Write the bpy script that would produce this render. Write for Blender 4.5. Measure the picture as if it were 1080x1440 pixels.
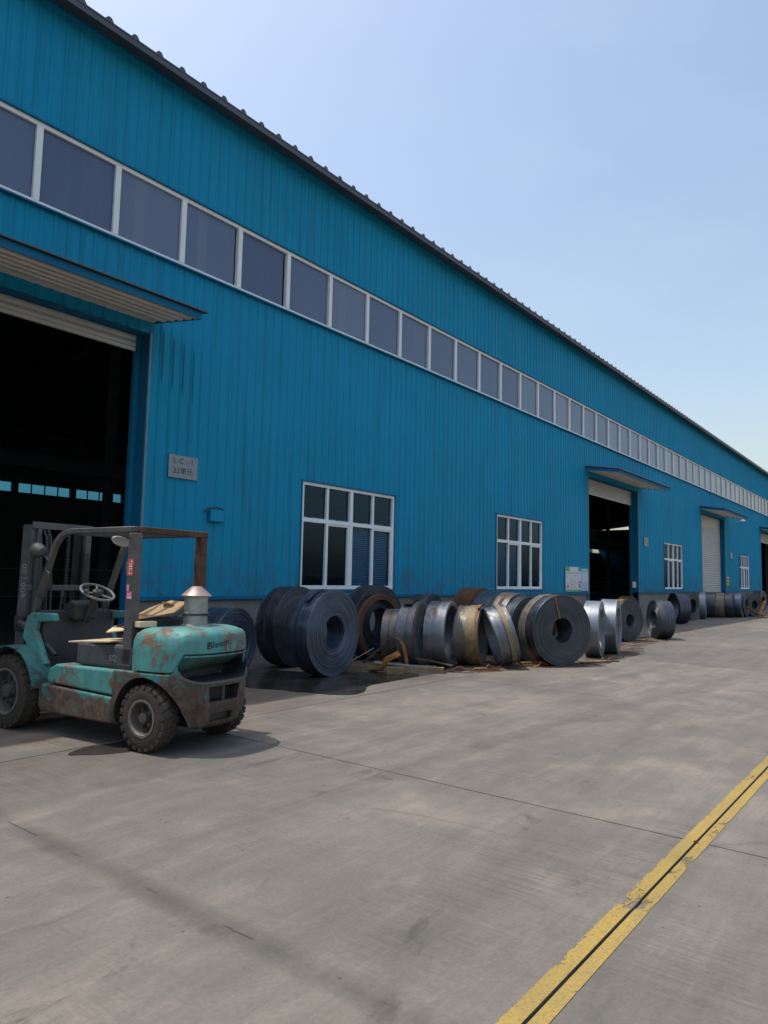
import bpy, bmesh, math, random
from mathutils import Vector, Matrix
random.seed(7)
for o in list(bpy.data.objects):
    bpy.data.objects.remove(o, do_unlink=True)
SC = bpy.context.scene
COL = SC.collection
R = math.radians

# ------------------------------------------------------------------ camera
yaw, pit, rol = 0.910317, 0.0925, 0.019793
fx, fy = math.sin(yaw), math.cos(yaw)
rv = Vector((fy, -fx, 0)); fw = Vector((fx, fy, 0)); up = Vector((0, 0, 1))
f2 = fw * math.cos(pit) + up * math.sin(pit)
u2 = up * math.cos(pit) - fw * math.sin(pit)
Rc = rv * math.cos(rol) + u2 * math.sin(rol)
Uc = u2 * math.cos(rol) - rv * math.sin(rol)
cam = bpy.data.cameras.new('camera'); co = bpy.data.objects.new('camera', cam); COL.objects.link(co)
cam.sensor_fit = 'VERTICAL'; cam.sensor_height = 36; cam.sensor_width = 27
cam.lens = 999.42 / 1440 * 36
cam.clip_start = 0.05; cam.clip_end = 3000
M = Matrix(((Rc.x, Uc.x, -f2.x, 0), (Rc.y, Uc.y, -f2.y, 0), (Rc.z, Uc.z, -f2.z, 1.5), (0, 0, 0, 1)))
co.matrix_world = M
SC.camera = co

# ------------------------------------------------------------------ world, sun, exposure
TO_SUN = Vector((-0.20, 0.318, 1.0)).normalized()
EL = math.asin(TO_SUN.z); AZ = math.atan2(TO_SUN.x, TO_SUN.y)
W = bpy.data.worlds.new('World'); SC.world = W; W.use_nodes = True
nt = W.node_tree; bg = nt.nodes['Background']
sky = nt.nodes.new('ShaderNodeTexSky'); sky.sky_type = 'NISHITA'; sky.sun_disc = False
sky.sun_elevation = EL; sky.sun_rotation = AZ
sky.air_density = 1.4; sky.dust_density = 3.4; sky.ozone_density = 0.0; sky.altitude = 0
# thin high cloud, the same all round the sky
tcw = nt.nodes.new('ShaderNodeTexCoord'); mpw = nt.nodes.new('ShaderNodeMapping'); mpw.inputs['Scale'].default_value = (2.2, 2.2, 6.0)
mpw.inputs['Location'].default_value = (.35, .2, .1)
nzw = nt.nodes.new('ShaderNodeTexNoise'); nzw.inputs['Scale'].default_value = 1.6; nzw.inputs['Detail'].default_value = 7; nzw.inputs['Roughness'].default_value = .55
rpw = nt.nodes.new('ShaderNodeValToRGB'); rpw.color_ramp.elements[0].position = .50; rpw.color_ramp.elements[0].color = (0,0,0,1)
rpw.color_ramp.elements[1].position = .80; rpw.color_ramp.elements[1].color = (.16,.16,.16,1)
mxw = nt.nodes.new('ShaderNodeMix'); mxw.data_type = 'RGBA'; mxw.inputs[7].default_value = (3.3, 3.9, 4.5, 1)
nt.links.new(tcw.outputs['Generated'], mpw.inputs[0]); nt.links.new(mpw.outputs[0], nzw.inputs['Vector']); nt.links.new(nzw.outputs[0], rpw.inputs[0])
nt.links.new(rpw.outputs[0], mxw.inputs[0]); nt.links.new(sky.outputs[0], mxw.inputs[6])
nt.links.new(mxw.outputs[2], bg.inputs[0]); bg.inputs[1].default_value = 0.130
sl = bpy.data.lights.new('sun', 'SUN'); sl.energy = 2.0; sl.angle = R(0.55); sl.color = (1.0, 0.93, 0.84)
so = bpy.data.objects.new('sun', sl); COL.objects.link(so)
so.rotation_euler = (-TO_SUN).to_track_quat('-Z', 'Y').to_euler()
SC.view_settings.view_transform = 'Standard'; SC.view_settings.look = 'None'
SC.view_settings.gamma = 1; SC.view_settings.use_curve_mapping = False
SC.view_settings.exposure = 0.65

# ------------------------------------------------------------------ mesh helpers
class MB:
    def __init__(s): s.v = []; s.f = []
    def add(s, vs, fs):
        n = len(s.v); s.v += [tuple(v) for v in vs]; s.f += [tuple(i + n for i in f) for f in fs]; return s
    def box(s, x0, x1, y0, y1, z0, z1):
        return s.add([(x0,y0,z0),(x1,y0,z0),(x1,y1,z0),(x0,y1,z0),(x0,y0,z1),(x1,y0,z1),(x1,y1,z1),(x0,y1,z1)],
                     [(0,3,2,1),(4,5,6,7),(0,1,5,4),(1,2,6,5),(2,3,7,6),(3,0,4,7)])
    def bar(s, a, b, w, h, upv=(0,0,1)):
        a = Vector(a); b = Vector(b); d = (b - a).normalized(); upv = Vector(upv)
        if abs(d.dot(upv)) > .98: upv = Vector((1,0,0))
        r = d.cross(upv).normalized(); u = r.cross(d)
        q = [r*x*w/2 + u*y*h/2 for x, y in ((-1,-1),(1,-1),(1,1),(-1,1))]
        return s.add([a+k for k in q] + [b+k for k in q], [(0,3,2,1),(4,5,6,7),(0,1,5,4),(1,2,6,5),(2,3,7,6),(3,0,4,7)])
    def tube(s, pts, r, n=8, closed=False):
        pts = [Vector(p) for p in pts]; m = len(pts); rr = r if isinstance(r, (list, tuple)) else [r]*m
        vs = []; pu = None
        for i, p in enumerate(pts):
            if closed: d = pts[(i+1) % m] - pts[i-1]
            else: d = pts[min(i+1, m-1)] - pts[max(i-1, 0)]
            d.normalize()
            if pu is None:
                pu = Vector((0,0,1)) if abs(d.z) < .9 else Vector((1,0,0))
            a = (pu - d*pu.dot(d)).normalized(); pu = a; b = d.cross(a)
            vs += [p + (a*math.cos(2*math.pi*k/n) + b*math.sin(2*math.pi*k/n))*rr[i] for k in range(n)]
        fs = []
        for i in range(m if closed else m-1):
            j = (i+1) % m
            fs += [(i*n+k, i*n+(k+1) % n, j*n+(k+1) % n, j*n+k) for k in range(n)]
        if not closed: fs += [tuple(range(n))[::-1], tuple((m-1)*n+k for k in range(n))]
        return s.add(vs, fs)
    def sweep(s, pts, side, w, t):
        """flat strip along pts; side = width direction, t = thickness"""
        pts = [Vector(p) for p in pts]; side = Vector(side).normalized(); m = len(pts); vs = []
        for i, p in enumerate(pts):
            d = (pts[min(i+1, m-1)] - pts[max(i-1, 0)]).normalized()
            sd = (side - d*side.dot(d)).normalized(); n = d.cross(sd)
            vs += [p - sd*w/2 - n*t/2, p + sd*w/2 - n*t/2, p + sd*w/2 + n*t/2, p - sd*w/2 + n*t/2]
        fs = [(0,3,2,1), tuple((m-1)*4+k for k in range(4))]
        for i in range(m-1): fs += [(i*4+k, i*4+(k+1) % 4, i*4+4+(k+1) % 4, i*4+4+k) for k in range(4)]
        return s.add(vs, fs)
    def lathe(s, prof, n=32, closed=False, mat=None, caps=True):
        """prof (r,h) about local z; mat maps"""
        vs = []; m = len(prof)
        for r, h in prof:
            for k in range(n):
                a = 2*math.pi*k/n; v = Vector((r*math.cos(a), r*math.sin(a), h))
                vs.append(mat @ v if mat else v)
        fs = []
        for i in range(m if closed else m-1):
            j = (i+1) % m
            fs += [(i*n+k, i*n+(k+1) % n, j*n+(k+1) % n, j*n+k) for k in range(n)]
        if not closed and caps:
            if prof[0][0] > 1e-6: fs.append(tuple(range(n))[::-1])
            if prof[-1][0] > 1e-6: fs.append(tuple((m-1)*n+k for k in range(n)))
        return s.add(vs, fs)
    def prism(s, poly, axis, a, b):
        """extrude 2D poly along axis 'x','y','z'"""
        def P(p, t):
            return {'x': (t, p[0], p[1]), 'y': (p[0], t, p[1]), 'z': (p[0], p[1], t)}[axis]
        n = len(poly)
        return s.add([P(p, a) for p in poly] + [P(p, b) for p in poly],
                     [tuple(range(n))[::-1], tuple(range(n, 2*n))] + [(k, (k+1) % n, n+(k+1) % n, n+k) for k in range(n)])
    def mesh(s, name, mat, smooth=None):
        me = bpy.data.meshes.new(name); me.from_pydata([tuple(v) for v in s.v], [], s.f)
        bm = bmesh.new(); bm.from_mesh(me)
        bmesh.ops.remove_doubles(bm, verts=bm.verts, dist=1e-6)
        bmesh.ops.recalc_face_normals(bm, faces=bm.faces); bm.to_mesh(me); bm.free()
        if mat: me.materials.append(mat)
        if smooth is not None:
            for p in me.polygons: p.use_smooth = True
            me.set_sharp_from_angle(angle=R(smooth))
        return me
    def build(s, name, mat, parent=None, smooth=None, bevel=0):
        return link(name, s.mesh(name, mat, smooth), parent, bevel)
def link(name, me, parent=None, bevel=0, loc=None):
    o = bpy.data.objects.new(name, me); COL.objects.link(o)
    if parent is not None: o.parent = parent
    if loc is not None: o.location = loc
    if bevel:
        b = o.modifiers.new('bevel', 'BEVEL'); b.width = bevel; b.segments = 2; b.limit_method = 'ANGLE'; b.angle_limit = R(40)
        b.harden_normals = False
    return o
def empty(name, loc=(0,0,0), rz=0, parent=None):
    o = bpy.data.objects.new(name, None); COL.objects.link(o); o.location = loc; o.rotation_euler = (0,0,rz)
    o.empty_display_size = .2
    if parent is not None: o.parent = parent
    return o
def tag(o, label, cat, group=None):
    o['label'] = label; o['category'] = cat
    if group: o['group'] = group
    return o
def struct(o): o['kind'] = 'structure'; return o
def boolean(o, cutters):
    for c in cutters:
        m = o.modifiers.new('b', 'BOOLEAN'); m.operation = 'DIFFERENCE'; m.object = c; m.solver = 'EXACT'; m.material_mode = 'TRANSFER'
    dg = bpy.context.evaluated_depsgraph_get(); dg.update()
    me = bpy.data.meshes.new_from_object(o.evaluated_get(dg))
    o.modifiers.clear(); o.data = me
    for c in cutters: bpy.data.objects.remove(c, do_unlink=True)
    for p in me.polygons: p.use_smooth = True
    me.set_sharp_from_angle(angle=R(32))
def text(s, name, size, mat, parent=None, extrude=0.0008, align='CENTER', font_scale=1.0):
    cu = bpy.data.curves.new(name, 'FONT'); cu.body = s; cu.size = size; cu.extrude = extrude
    cu.align_x = align; cu.align_y = 'CENTER'; cu.resolution_u = 2
    t = bpy.data.objects.new(name, cu); COL.objects.link(t)
    dg = bpy.context.evaluated_depsgraph_get(); dg.update()
    me = bpy.data.meshes.new_from_object(t.evaluated_get(dg))
    bpy.data.objects.remove(t, do_unlink=True)
    me.materials.clear(); me.materials.append(mat)
    o = bpy.data.objects.new(name, me); COL.objects.link(o)
    if parent is not None: o.parent = parent
    return o

# ------------------------------------------------------------------ material helpers
class N:
    """tiny node helper"""
    def __init__(s, name):
        s.m = bpy.data.materials.new(name); s.m.use_nodes = True; s.t = s.m.node_tree
        s.b = s.t.nodes['Principled BSDF']; s.out = s.t.nodes['Material Output']
    def n(s, typ, **kw):
        x = s.t.nodes.new('ShaderNode' + typ)
        for k, v in kw.items(): setattr(x, k, v)
        return x
    def set(s, sock, v):
        if hasattr(v, 'node') or isinstance(v, bpy.types.NodeSocket): s.t.links.new(v, sock)
        else: sock.default_value = v
    def pos(s): return s.n('NewGeometry').outputs['Position']
    def obj(s): return s.n('TexCoord').outputs['Object']
    def mapv(s, v, scale=(1,1,1), rot=(0,0,0), loc=(0,0,0)):
        x = s.n('Mapping'); s.set(x.inputs['Vector'], v); x.inputs['Scale'].default_value = scale
        x.inputs['Rotation'].default_value = rot; x.inputs['Location'].default_value = loc; return x.outputs[0]
    def noise(s, v, scale, detail=4, rough=.55, dist=0):
        x = s.n('TexNoise'); s.set(x.inputs['Vector'], v); x.inputs['Scale'].default_value = scale
        x.inputs['Detail'].default_value = detail; x.inputs['Roughness'].default_value = rough
        x.inputs['Distortion'].default_value = dist; return x.outputs[0]
    def ramp(s, f, stops):
        x = s.n('ValToRGB'); s.set(x.inputs[0], f); e = x.color_ramp.elements
        while len(e) > 1: e.remove(e[-1])
        for i, (p, c) in enumerate(stops):
            if not isinstance(c, (tuple, list)): c = (c, c, c)
            if i == 0: e[0].position = p; k = e[0]
            else: k = e.new(p)
            k.color = (*c[:3], 1)
        return x.outputs[0]
    def mix(s, f, a, b, typ='MIX'):
        x = s.n('Mix'); x.data_type = 'RGBA'; x.blend_type = typ
        s.set(x.inputs[0], f)
        for i, c in ((6, a), (7, b)):
            if isinstance(c, (tuple, list)): c = (*c[:3], 1)
            s.set(x.inputs[i], c)
        return x.outputs[2]
    def math(s, op, a, b=0.0, c=0.0):
        x = s.n('Math'); x.operation = op; s.set(x.inputs[0], a); s.set(x.inputs[1], b); s.set(x.inputs[2], c); return x.outputs[0]
    def sep(s, v):
        x = s.n('SeparateXYZ'); s.set(x.inputs[0], v); return x.outputs
    def bump(s, h, strength, dist=.01):
        x = s.n('Bump'); s.set(x.inputs['Height'], h); x.inputs['Strength'].default_value = strength
        x.inputs['Distance'].default_value = dist; s.t.links.new(x.outputs[0], s.b.inputs['Normal']); return x
    def fin(s, color=None, rough=None, metal=None, spec=None, alpha=None):
        for k, v in (('Base Color', color), ('Roughness', rough), ('Metallic', metal), ('Specular IOR Level', spec), ('Alpha', alpha)):
            if v is None: continue
            if isinstance(v, (tuple, list)): v = (*v[:3], 1)
            s.set(s.b.inputs[k], v)
        return s.m
def flat(name, col, rough=.6, metal=0, spec=.5, var=.18, scale=6, bump=0.0, objc=False):
    k = N(name); v = k.obj() if objc else k.pos()
    a = k.noise(v, scale, 6, .6); b = k.noise(v, scale*7, 3, .6)
    f = k.math('MULTIPLY_ADD', b, .4, k.math('MULTIPLY', a, .6))
    lo = [c*(1-var) for c in col]; hi = [min(1, c*(1+var)) for c in col]
    c = k.ramp(f, [(.3, lo), (.7, hi)])
    if bump: k.bump(b, bump, .01)
    return k.fin(c, k.ramp(f, [(.3, max(.03, rough-.08)), (.7, min(1, rough+.08))]), metal, spec)

# ------------------------------------------------------------------ materials: setting
def m_concrete():
    k = N('yard_concrete'); p = k.pos(); xyz = k.sep(p)
    big = k.noise(p, .30, 4, .55, .3)
    pat = k.noise(k.mapv(p, loc=(7,3,0), scale=(1,1.5,1), rot=(0,0,R(12))), .95, 9, .64, .7)
    blot = k.noise(k.mapv(p, loc=(13,5,0)), 3.4, 9, .7, .3)
    st = k.noise(k.mapv(p, scale=(.30, 5.5, 1), rot=(0,0,R(11))), 1.4, 8, .66, .25)
    st2 = k.noise(k.mapv(p, scale=(.45, 16, 1), rot=(0,0,R(-7)), loc=(2,9,0)), 1.1, 6, .65, .15)
    fine = k.noise(p, 42, 5, .72); grit = k.noise(p, 170, 2, .7)
    # each pour a slightly different grey
    wn = k.n('TexWhiteNoise'); wn.noise_dimensions = '2D'; cv = k.n('CombineXYZ')
    k.set(cv.inputs[0], k.math('FLOOR', k.math('DIVIDE', k.math('SUBTRACT', xyz[0], 4.55), 4.84)))
    k.set(cv.inputs[1], k.math('FLOOR', k.math('DIVIDE', k.math('SUBTRACT', xyz[1], 1.17), 4.69))); k.set(wn.inputs['Vector'], cv.outputs[0])
    f = k.math('MULTIPLY_ADD', big, .55, k.math('MULTIPLY', pat, .85))
    f = k.math('MULTIPLY_ADD', blot, .42, f); f = k.math('MULTIPLY_ADD', st, .36, f); f = k.math('MULTIPLY_ADD', st2, .22, f)
    f = k.math('MULTIPLY_ADD', k.math('SUBTRACT', wn.outputs[0], .5), .10, f)
    f = k.math('MULTIPLY', f, 1/2.40)
    c = k.ramp(f, [(.36, (.094,.088,.079)), (.44, (.129,.121,.108)), (.50, (.154,.142,.125)), (.545, (.186,.168,.144)), (.60, (.226,.200,.167)), (.66, (.275,.242,.198))])
    # broom finish showing through where the skin is worn
    br = k.noise(k.mapv(p, scale=(48, 1.1, 1), rot=(0,0,R(2))), 1.0, 3, .6)
    bm_ = k.ramp(k.noise(k.mapv(p, loc=(21,4,0)), .8, 5, .6), [(.50, 0), (.62, 1)])
    c = k.mix(k.math('MULTIPLY', bm_, k.ramp(br, [(.42, .38), (.55, 0)])), c, (.075,.07,.062))
    # light grain
    c = k.mix(.28, c, k.mix(k.ramp(fine, [(.30, 0), (.72, 1)]), (.25,.25,.25), (.75,.75,.75)), 'OVERLAY')
    c = k.mix(k.ramp(grit, [(.28, .30), (.38, 0)]), c, (.05,.047,.042))
    # pits and stones
    vo = k.n('TexVoronoi'); vo.feature = 'F1'; k.set(vo.inputs['Vector'], p); vo.inputs['Scale'].default_value = 6.5
    sel = k.math('GREATER_THAN', k.sep(vo.outputs['Color'])[0], .72)
    c = k.mix(k.math('MULTIPLY', sel, k.ramp(vo.outputs['Distance'], [(.03, .75), (.075, 0)])), c, (.035,.032,.03))
    # oil drips and black scuffs
    st3 = k.noise(k.mapv(p, loc=(31,11,0), scale=(.8,1.3,1)), 1.7, 7, .72, .4)
    c = k.mix(k.ramp(st3, [(.61, 0), (.69, .6)]), c, (.058,.055,.05))
    # wheel tracks sweeping along the yard
    for (y0, amp, ph, wd, stg) in ((3.05,.35,.2,.16,.42),(4.35,.35,.35,.15,.36),(2.15,-.5,1.3,.13,.30),(6.9,.25,2.2,.17,.30),(-.4,.3,.6,.18,.35)):
        d = k.math('ABSOLUTE', k.math('SUBTRACT', k.math('SUBTRACT', xyz[1], y0), k.math('MULTIPLY', k.math('SINE', k.math('MULTIPLY_ADD', xyz[0], .33, ph)), amp)))
        d = k.math('ADD', d, k.math('MULTIPLY', k.math('SUBTRACT', blot, .5), .25))
        m = k.math('MULTIPLY', k.ramp(d, [(wd*.3, stg), (wd, 0)]), k.ramp(st, [(.40, .1), (.60, 1)]))
        c = k.mix(m, c, (.075,.071,.065))
    # pale cement scour, sharp edged
    st4 = k.noise(k.mapv(p, scale=(.7,2.2,1), rot=(0,0,R(24)), loc=(3,17,0)), 1.0, 9, .74, .6)
    c = k.mix(k.ramp(st4, [(.58, 0), (.68, .32)]), c, (.25,.225,.185))
    # shrinkage cracks
    vc = k.n('TexVoronoi'); vc.feature = 'DISTANCE_TO_EDGE'; vc.inputs['Scale'].default_value = .21
    wv = k.n('VectorMath'); wv.operation = 'MULTIPLY_ADD'; k.set(wv.inputs[0], k.n('TexNoise').outputs['Color']); wv.inputs[1].default_value = (.5,.5,0); k.set(wv.inputs[2], p)
    nzc = wv.inputs[0].links[0].from_node; k.set(nzc.inputs['Vector'], p); nzc.inputs['Scale'].default_value = 1.3; nzc.inputs['Detail'].default_value = 7
    k.set(vc.inputs['Vector'], wv.outputs[0])
    c = k.mix(k.math('MULTIPLY', k.ramp(vc.outputs['Distance'], [(.0006, .25), (.0018, 0)]), k.ramp(big, [(.46, 0), (.56, 1)])), c, (.03,.028,.025))
    # rust bleed around the coil storage strip
    near = k.ramp(k.math('MULTIPLY', xyz[1], .1), [(.48, 0), (.62, 1)])
    ru = k.noise(k.mapv(p, scale=(.6,1.4,1), loc=(9,2,0)), .9, 7, .7)
    c = k.mix(k.math('MULTIPLY', near, k.ramp(ru, [(.45, 0), (.66, .55)])), c, (.15,.092,.055))
    # filled saw cut, rubbed over with dirt
    jw = k.noise(p, 1.6, 6, .7)
    d = k.math('ABSOLUTE', k.math('ADD', k.math('SUBTRACT', xyz[0], 2.13), k.math('MULTIPLY', k.math('SUBTRACT', jw, .5), .10)))
    jd = k.math('MULTIPLY', k.ramp(d, [(.012, .62), (.06, .40), (.105, 0)]), k.ramp(k.noise(p, 1.9, 6, .7), [(.30, .15), (.58, 1)]))
    c = k.mix(jd, c, (.058,.056,.052))
    dh = k.math('ABSOLUTE', k.math('ADD', k.math('SUBTRACT', xyz[0], 2.13), k.math('MULTIPLY', k.math('SUBTRACT', k.noise(p, 7, 4, .6), .5), .03)))
    c = k.mix(k.math('MULTIPLY', k.ramp(dh, [(.002, 1), (.006, 0)]), k.ramp(k.noise(k.mapv(p, loc=(5,5,0)), 2.1, 3, .5), [(.54, 0), (.60, .85)])), c, (.02,.019,.018))
    h = k.math('ADD', k.math('MULTIPLY', fine, .5), k.math('ADD', k.math('MULTIPLY', k.math('MULTIPLY', br, bm_), .7), k.math('MULTIPLY', grit, .3)))
    k.bump(h, .30, .005)
    return k.fin(c, k.ramp(pat, [(.3, .72), (.7, .92)]), 0, .3)
def m_blue(name='blue_cladding', col=(.006,.262,.445), dirt=True):
    k = N(name); p = k.pos()
    a = k.noise(k.mapv(p, scale=(3.2, 1, .22)), 1.0, 6, .65)
    b = k.noise(p, .5, 4, .6)
    c = k.ramp(k.math('MULTIPLY_ADD', a, .6, k.math('MULTIPLY', b, .4)), [(.3, [x*.84 for x in col]), (.7, [x*1.16 for x in col])])
    # each sheet a touch different
    xyz = k.sep(p)
    wn = k.n('TexWhiteNoise'); wn.noise_dimensions = '1D'
    k.set(wn.inputs['W'], k.math('FLOOR', k.math('MULTIPLY', k.math('SUBTRACT', xyz[0], 3.2517), 1/.8205)))
    c = k.mix(k.math('MULTIPLY', wn.outputs[0], .16), c, (.03,.27,.41))
    if dirt:
        # grime washed down from sills and edges, and rub marks low on the wall
        g = k.noise(k.mapv(p, scale=(9, 1, .35)), 1.2, 6, .7)
        c = k.mix(k.ramp(g, [(.52, 0), (.74, .5)]), c, (.02,.09,.15))
        low = k.ramp(k.math('MULTIPLY', xyz[2], .1), [(.11, .9), (.20, .12), (.34, 0)])
        c = k.mix(k.math('MULTIPLY', low, k.ramp(k.noise(k.mapv(p, scale=(1.5,1,.8)), 3, 7, .72), [(.42, 0), (.66, .8)])), c, (.07,.085,.09))
        # drip streaks beside the near canopy, one down each groove
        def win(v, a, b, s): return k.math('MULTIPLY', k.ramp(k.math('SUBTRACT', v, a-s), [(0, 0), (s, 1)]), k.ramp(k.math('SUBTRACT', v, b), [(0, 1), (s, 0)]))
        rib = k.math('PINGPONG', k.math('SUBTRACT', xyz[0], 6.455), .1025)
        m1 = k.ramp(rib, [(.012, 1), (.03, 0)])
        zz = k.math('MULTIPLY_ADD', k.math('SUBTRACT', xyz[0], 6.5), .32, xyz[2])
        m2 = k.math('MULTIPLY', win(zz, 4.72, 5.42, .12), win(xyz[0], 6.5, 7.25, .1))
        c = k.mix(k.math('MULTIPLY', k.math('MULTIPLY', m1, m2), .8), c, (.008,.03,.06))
    k.bump(k.noise(k.mapv(p, scale=(1.2,1,.5)), 2.2, 3, .5), .12, .02)
    return k.fin(c, k.ramp(a, [(.3, .5), (.7, .66)]), 0, .14)
def m_glass(name, tint, refl=.5, rough=.03, gcol=(.92,.95,1)):
    k = N(name); t = k.t; t.nodes.remove(k.b)
    tr = k.n('BsdfTransparent'); tr.inputs[0].default_value = (*tint, 1)
    gl = k.n('BsdfGlossy'); gl.inputs['Color'].default_value = (*gcol,1); gl.inputs['Roughness'].default_value = rough
    fr = k.n('Fresnel'); fr.inputs[0].default_value = 1.5
    p = k.pos(); bp = k.n('Bump'); bp.inputs['Strength'].default_value = .05; bp.inputs['Distance'].default_value = .02
    t.links.new(k.noise(p, 1.6, 2, .5), bp.inputs['Height']); t.links.new(bp.outputs[0], gl.inputs['Normal'])
    mx = k.n('MixShader'); t.links.new(k.math('MULTIPLY', k.math('MULTIPLY', fr.outputs[0], refl), k.math('SUBTRACT', 1.0, k.n('NewGeometry').outputs['Backfacing'])), mx.inputs[0])
    t.links.new(tr.outputs[0], mx.inputs[1]); t.links.new(gl.outputs[0], mx.inputs[2]); t.links.new(mx.outputs[0], k.out.inputs[0])
    return k.m
def m_tinted():
    # opaque film-covered clerestory glass
    k = N('film_tinted_glass'); p = k.pos(); xyz = k.sep(p)
    wn = k.n('TexWhiteNoise'); wn.noise_dimensions = '1D'
    k.set(wn.inputs['W'], k.math('FLOOR', k.math('MULTIPLY', k.math('SUBTRACT', xyz[0], 3.2517), 1/1.2308)))
    c = k.ramp(wn.outputs[0], [(0, (.064,.094,.172)), (.5, (.088,.124,.21)), (.85, (.108,.146,.235)), (1, (.15,.185,.27))])
    fr_ = k.math('FRACT', k.math('MULTIPLY', k.math('SUBTRACT', xyz[0], 3.2517), 1/1.2308))
    bnd = k.math('MULTIPLY', k.math('GREATER_THAN', fr_, .26), k.math('LESS_THAN', fr_, .42))
    c = k.mix(k.math('MULTIPLY', k.math('MULTIPLY', bnd, k.math('GREATER_THAN', wn.outputs[0], .74)), .4), c, (.17,.21,.27))
    d = k.noise(k.mapv(p, scale=(4,1,.6)), 1.5, 6, .75)
    c = k.mix(k.ramp(d, [(.48, 0), (.78, .22)]), c, (.16,.19,.24))
    k.bump(k.noise(p, 1.3, 2, .5), .04, .02)
    return k.fin(c, k.ramp(d, [(.3, .05), (.7, .16)]), 0, .6)
CONC = m_concrete()
BLUE = m_blue(); BLUET = m_blue('blue_trim', (.008,.13,.26), False)
TINT = m_tinted()
GLASS = m_glass('window_glass', (.52,.68,.80), 1.0, .03, (.38,.62,.95))
GLASSB = m_glass('far_window_glass', (.24,.47,.60), .6)
WHITE = flat('white_upvc', (.82,.83,.82), .45, 0, .5, .08, 3)
ALU = flat('grey_aluminium', (.52,.53,.53), .45, .2, .5, .1, 3)
SHUT = flat('shutter_steel', (.52,.52,.50), .5, .2, .5, .12, 2)
SOFF = flat('canopy_sheet', (.72,.66,.58), .55, .0, .5, .14, 2)
ROOFM = flat('roof_sheet', (.10,.11,.125), .6, .2, .4, .2, 1.2)
PLINTH = flat('plinth_render', (.24,.225,.205), .9, 0, .2, .3, 1.6, .3)
DARKIN = flat('interior_steel', (.17,.18,.20), .8, 0, .2, .3, 1)
FLOORIN = flat('interior_floor', (.16,.155,.15), .8, 0, .3, .3, .8)
BLIND = flat('blind_slat', (.60,.60,.60), .6, 0, .4, .1, 5)
# ------------------------------------------------------------------ ground
WY = 9.8
bmg = MB(); bmg.add([(-400,-600,-.03),(1200,-600,-.03),(1200,800,-.03),(-400,800,-.03)], [(0,1,2,3)])
GROUND = struct(bmg.build('ground', flat('joint_dirt', (.014,.013,.012), .95, 0, .2, .3, 3)))
XJ = [-15, -9.97, -5.13, -.29, 4.55, 9.39, 14.23, 19.07, 23.91, 28.75, 33.59, 38.43, 43.27, 48.11, 52.95, 57.79, 62.63, 67.5, 72.3, 77.2, 96, 120]
YJ = [-60, -30, -12.9, -8.2, -3.52, 1.17, 5.86, WY+.05]
def slab(x0, x1, y0, y1):
    gx = .0085; gy = .0075
    x0 += gx; x1 -= gx; y0 += gy; y1 -= gy; c = .002; z = -.03
    t = [(x0+c,y0+c,0),(x1-c,y0+c,0),(x1-c,y1-c,0),(x0+c,y1-c,0)]
    s = [(x0,y0,-c),(x1,y0,-c),(x1,y1,-c),(x0,y1,-c)]; b = [(v[0],v[1],z) for v in s]
    fs = [(0,1,2,3)] + [(4+k,4+(k+1) % 4,(k+1) % 4,k) for k in range(4)] + [(8+k,8+(k+1) % 4,4+(k+1) % 4,4+k) for k in range(4)]
    return MB().add(t+s+b, fs)
for i in range(len(XJ)-1):
    for j in range(len(YJ)-1):
        slab(XJ[i], XJ[i+1], YJ[j], YJ[j+1]).build('concrete_slab', CONC, GROUND)
fl = MB(); fl.box(-12, 110, WY+.05, 42, -.029, -.003); 

# painted lane line, one strip each side of the joint
def m_yellow():
    k = N('yellow_road_paint'); p = k.pos()
    a = k.noise(p, 7, 7, .72); b = k.noise(p, 75, 4, .75); d = k.noise(p, 1.1, 6, .65); g = k.noise(k.mapv(p, loc=(3,3,0)), 26, 5, .75)
    c = k.ramp(d, [(.3, (.27,.20,.068)), (.5, (.345,.245,.066)), (.7, (.40,.275,.06))])
    c = k.mix(k.ramp(b, [(.36, .55), (.52, 0)]), c, (.14,.115,.075))
    c = k.mix(k.ramp(g, [(.55, 0), (.70, .45)]), c, (.17,.145,.10))
    c = k.mix(k.ramp(k.noise(k.mapv(p, scale=(.5,4,1)), 2.4, 6, .7), [(.52, 0), (.70, .45)]), c, (.16,.14,.11))
    y = k.sep(p)[1]
    e = k.math('ABSOLUTE', k.math('SUBTRACT', y, 1.17))
    f = k.math('MULTIPLY_ADD', g, .30, k.math('MULTIPLY_ADD', b, .25, k.math('MULTIPLY', a, .45)))
    f = k.math('SUBTRACT', f, k.ramp(e, [(.060, 0), (.074, .09)]))
    f = k.math('SUBTRACT', f, k.ramp(k.noise(k.mapv(p, scale=(1,2,1), loc=(4,0,0)), 1.9, 4, .6), [(.56, 0), (.74, .20)]))
    k.bump(b, .3, .004)
    return k.fin(c, .85, 0, .3, k.ramp(f, [(.355, 0), (.40, 1)]))
YEL = m_yellow()
ym = MB()
for ya, yb in ((1.104, 1.1625), (1.1775, 1.246)):
    n = 90
    for i in range(n):
        xa = -8+i*.6; ym.add([(xa,ya,.003),(xa+.6,ya,.003),(xa+.6,yb,.003),(xa,yb,.003)], [(0,1,2,3)])
struct(ym.build('lane_line', YEL))

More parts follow.
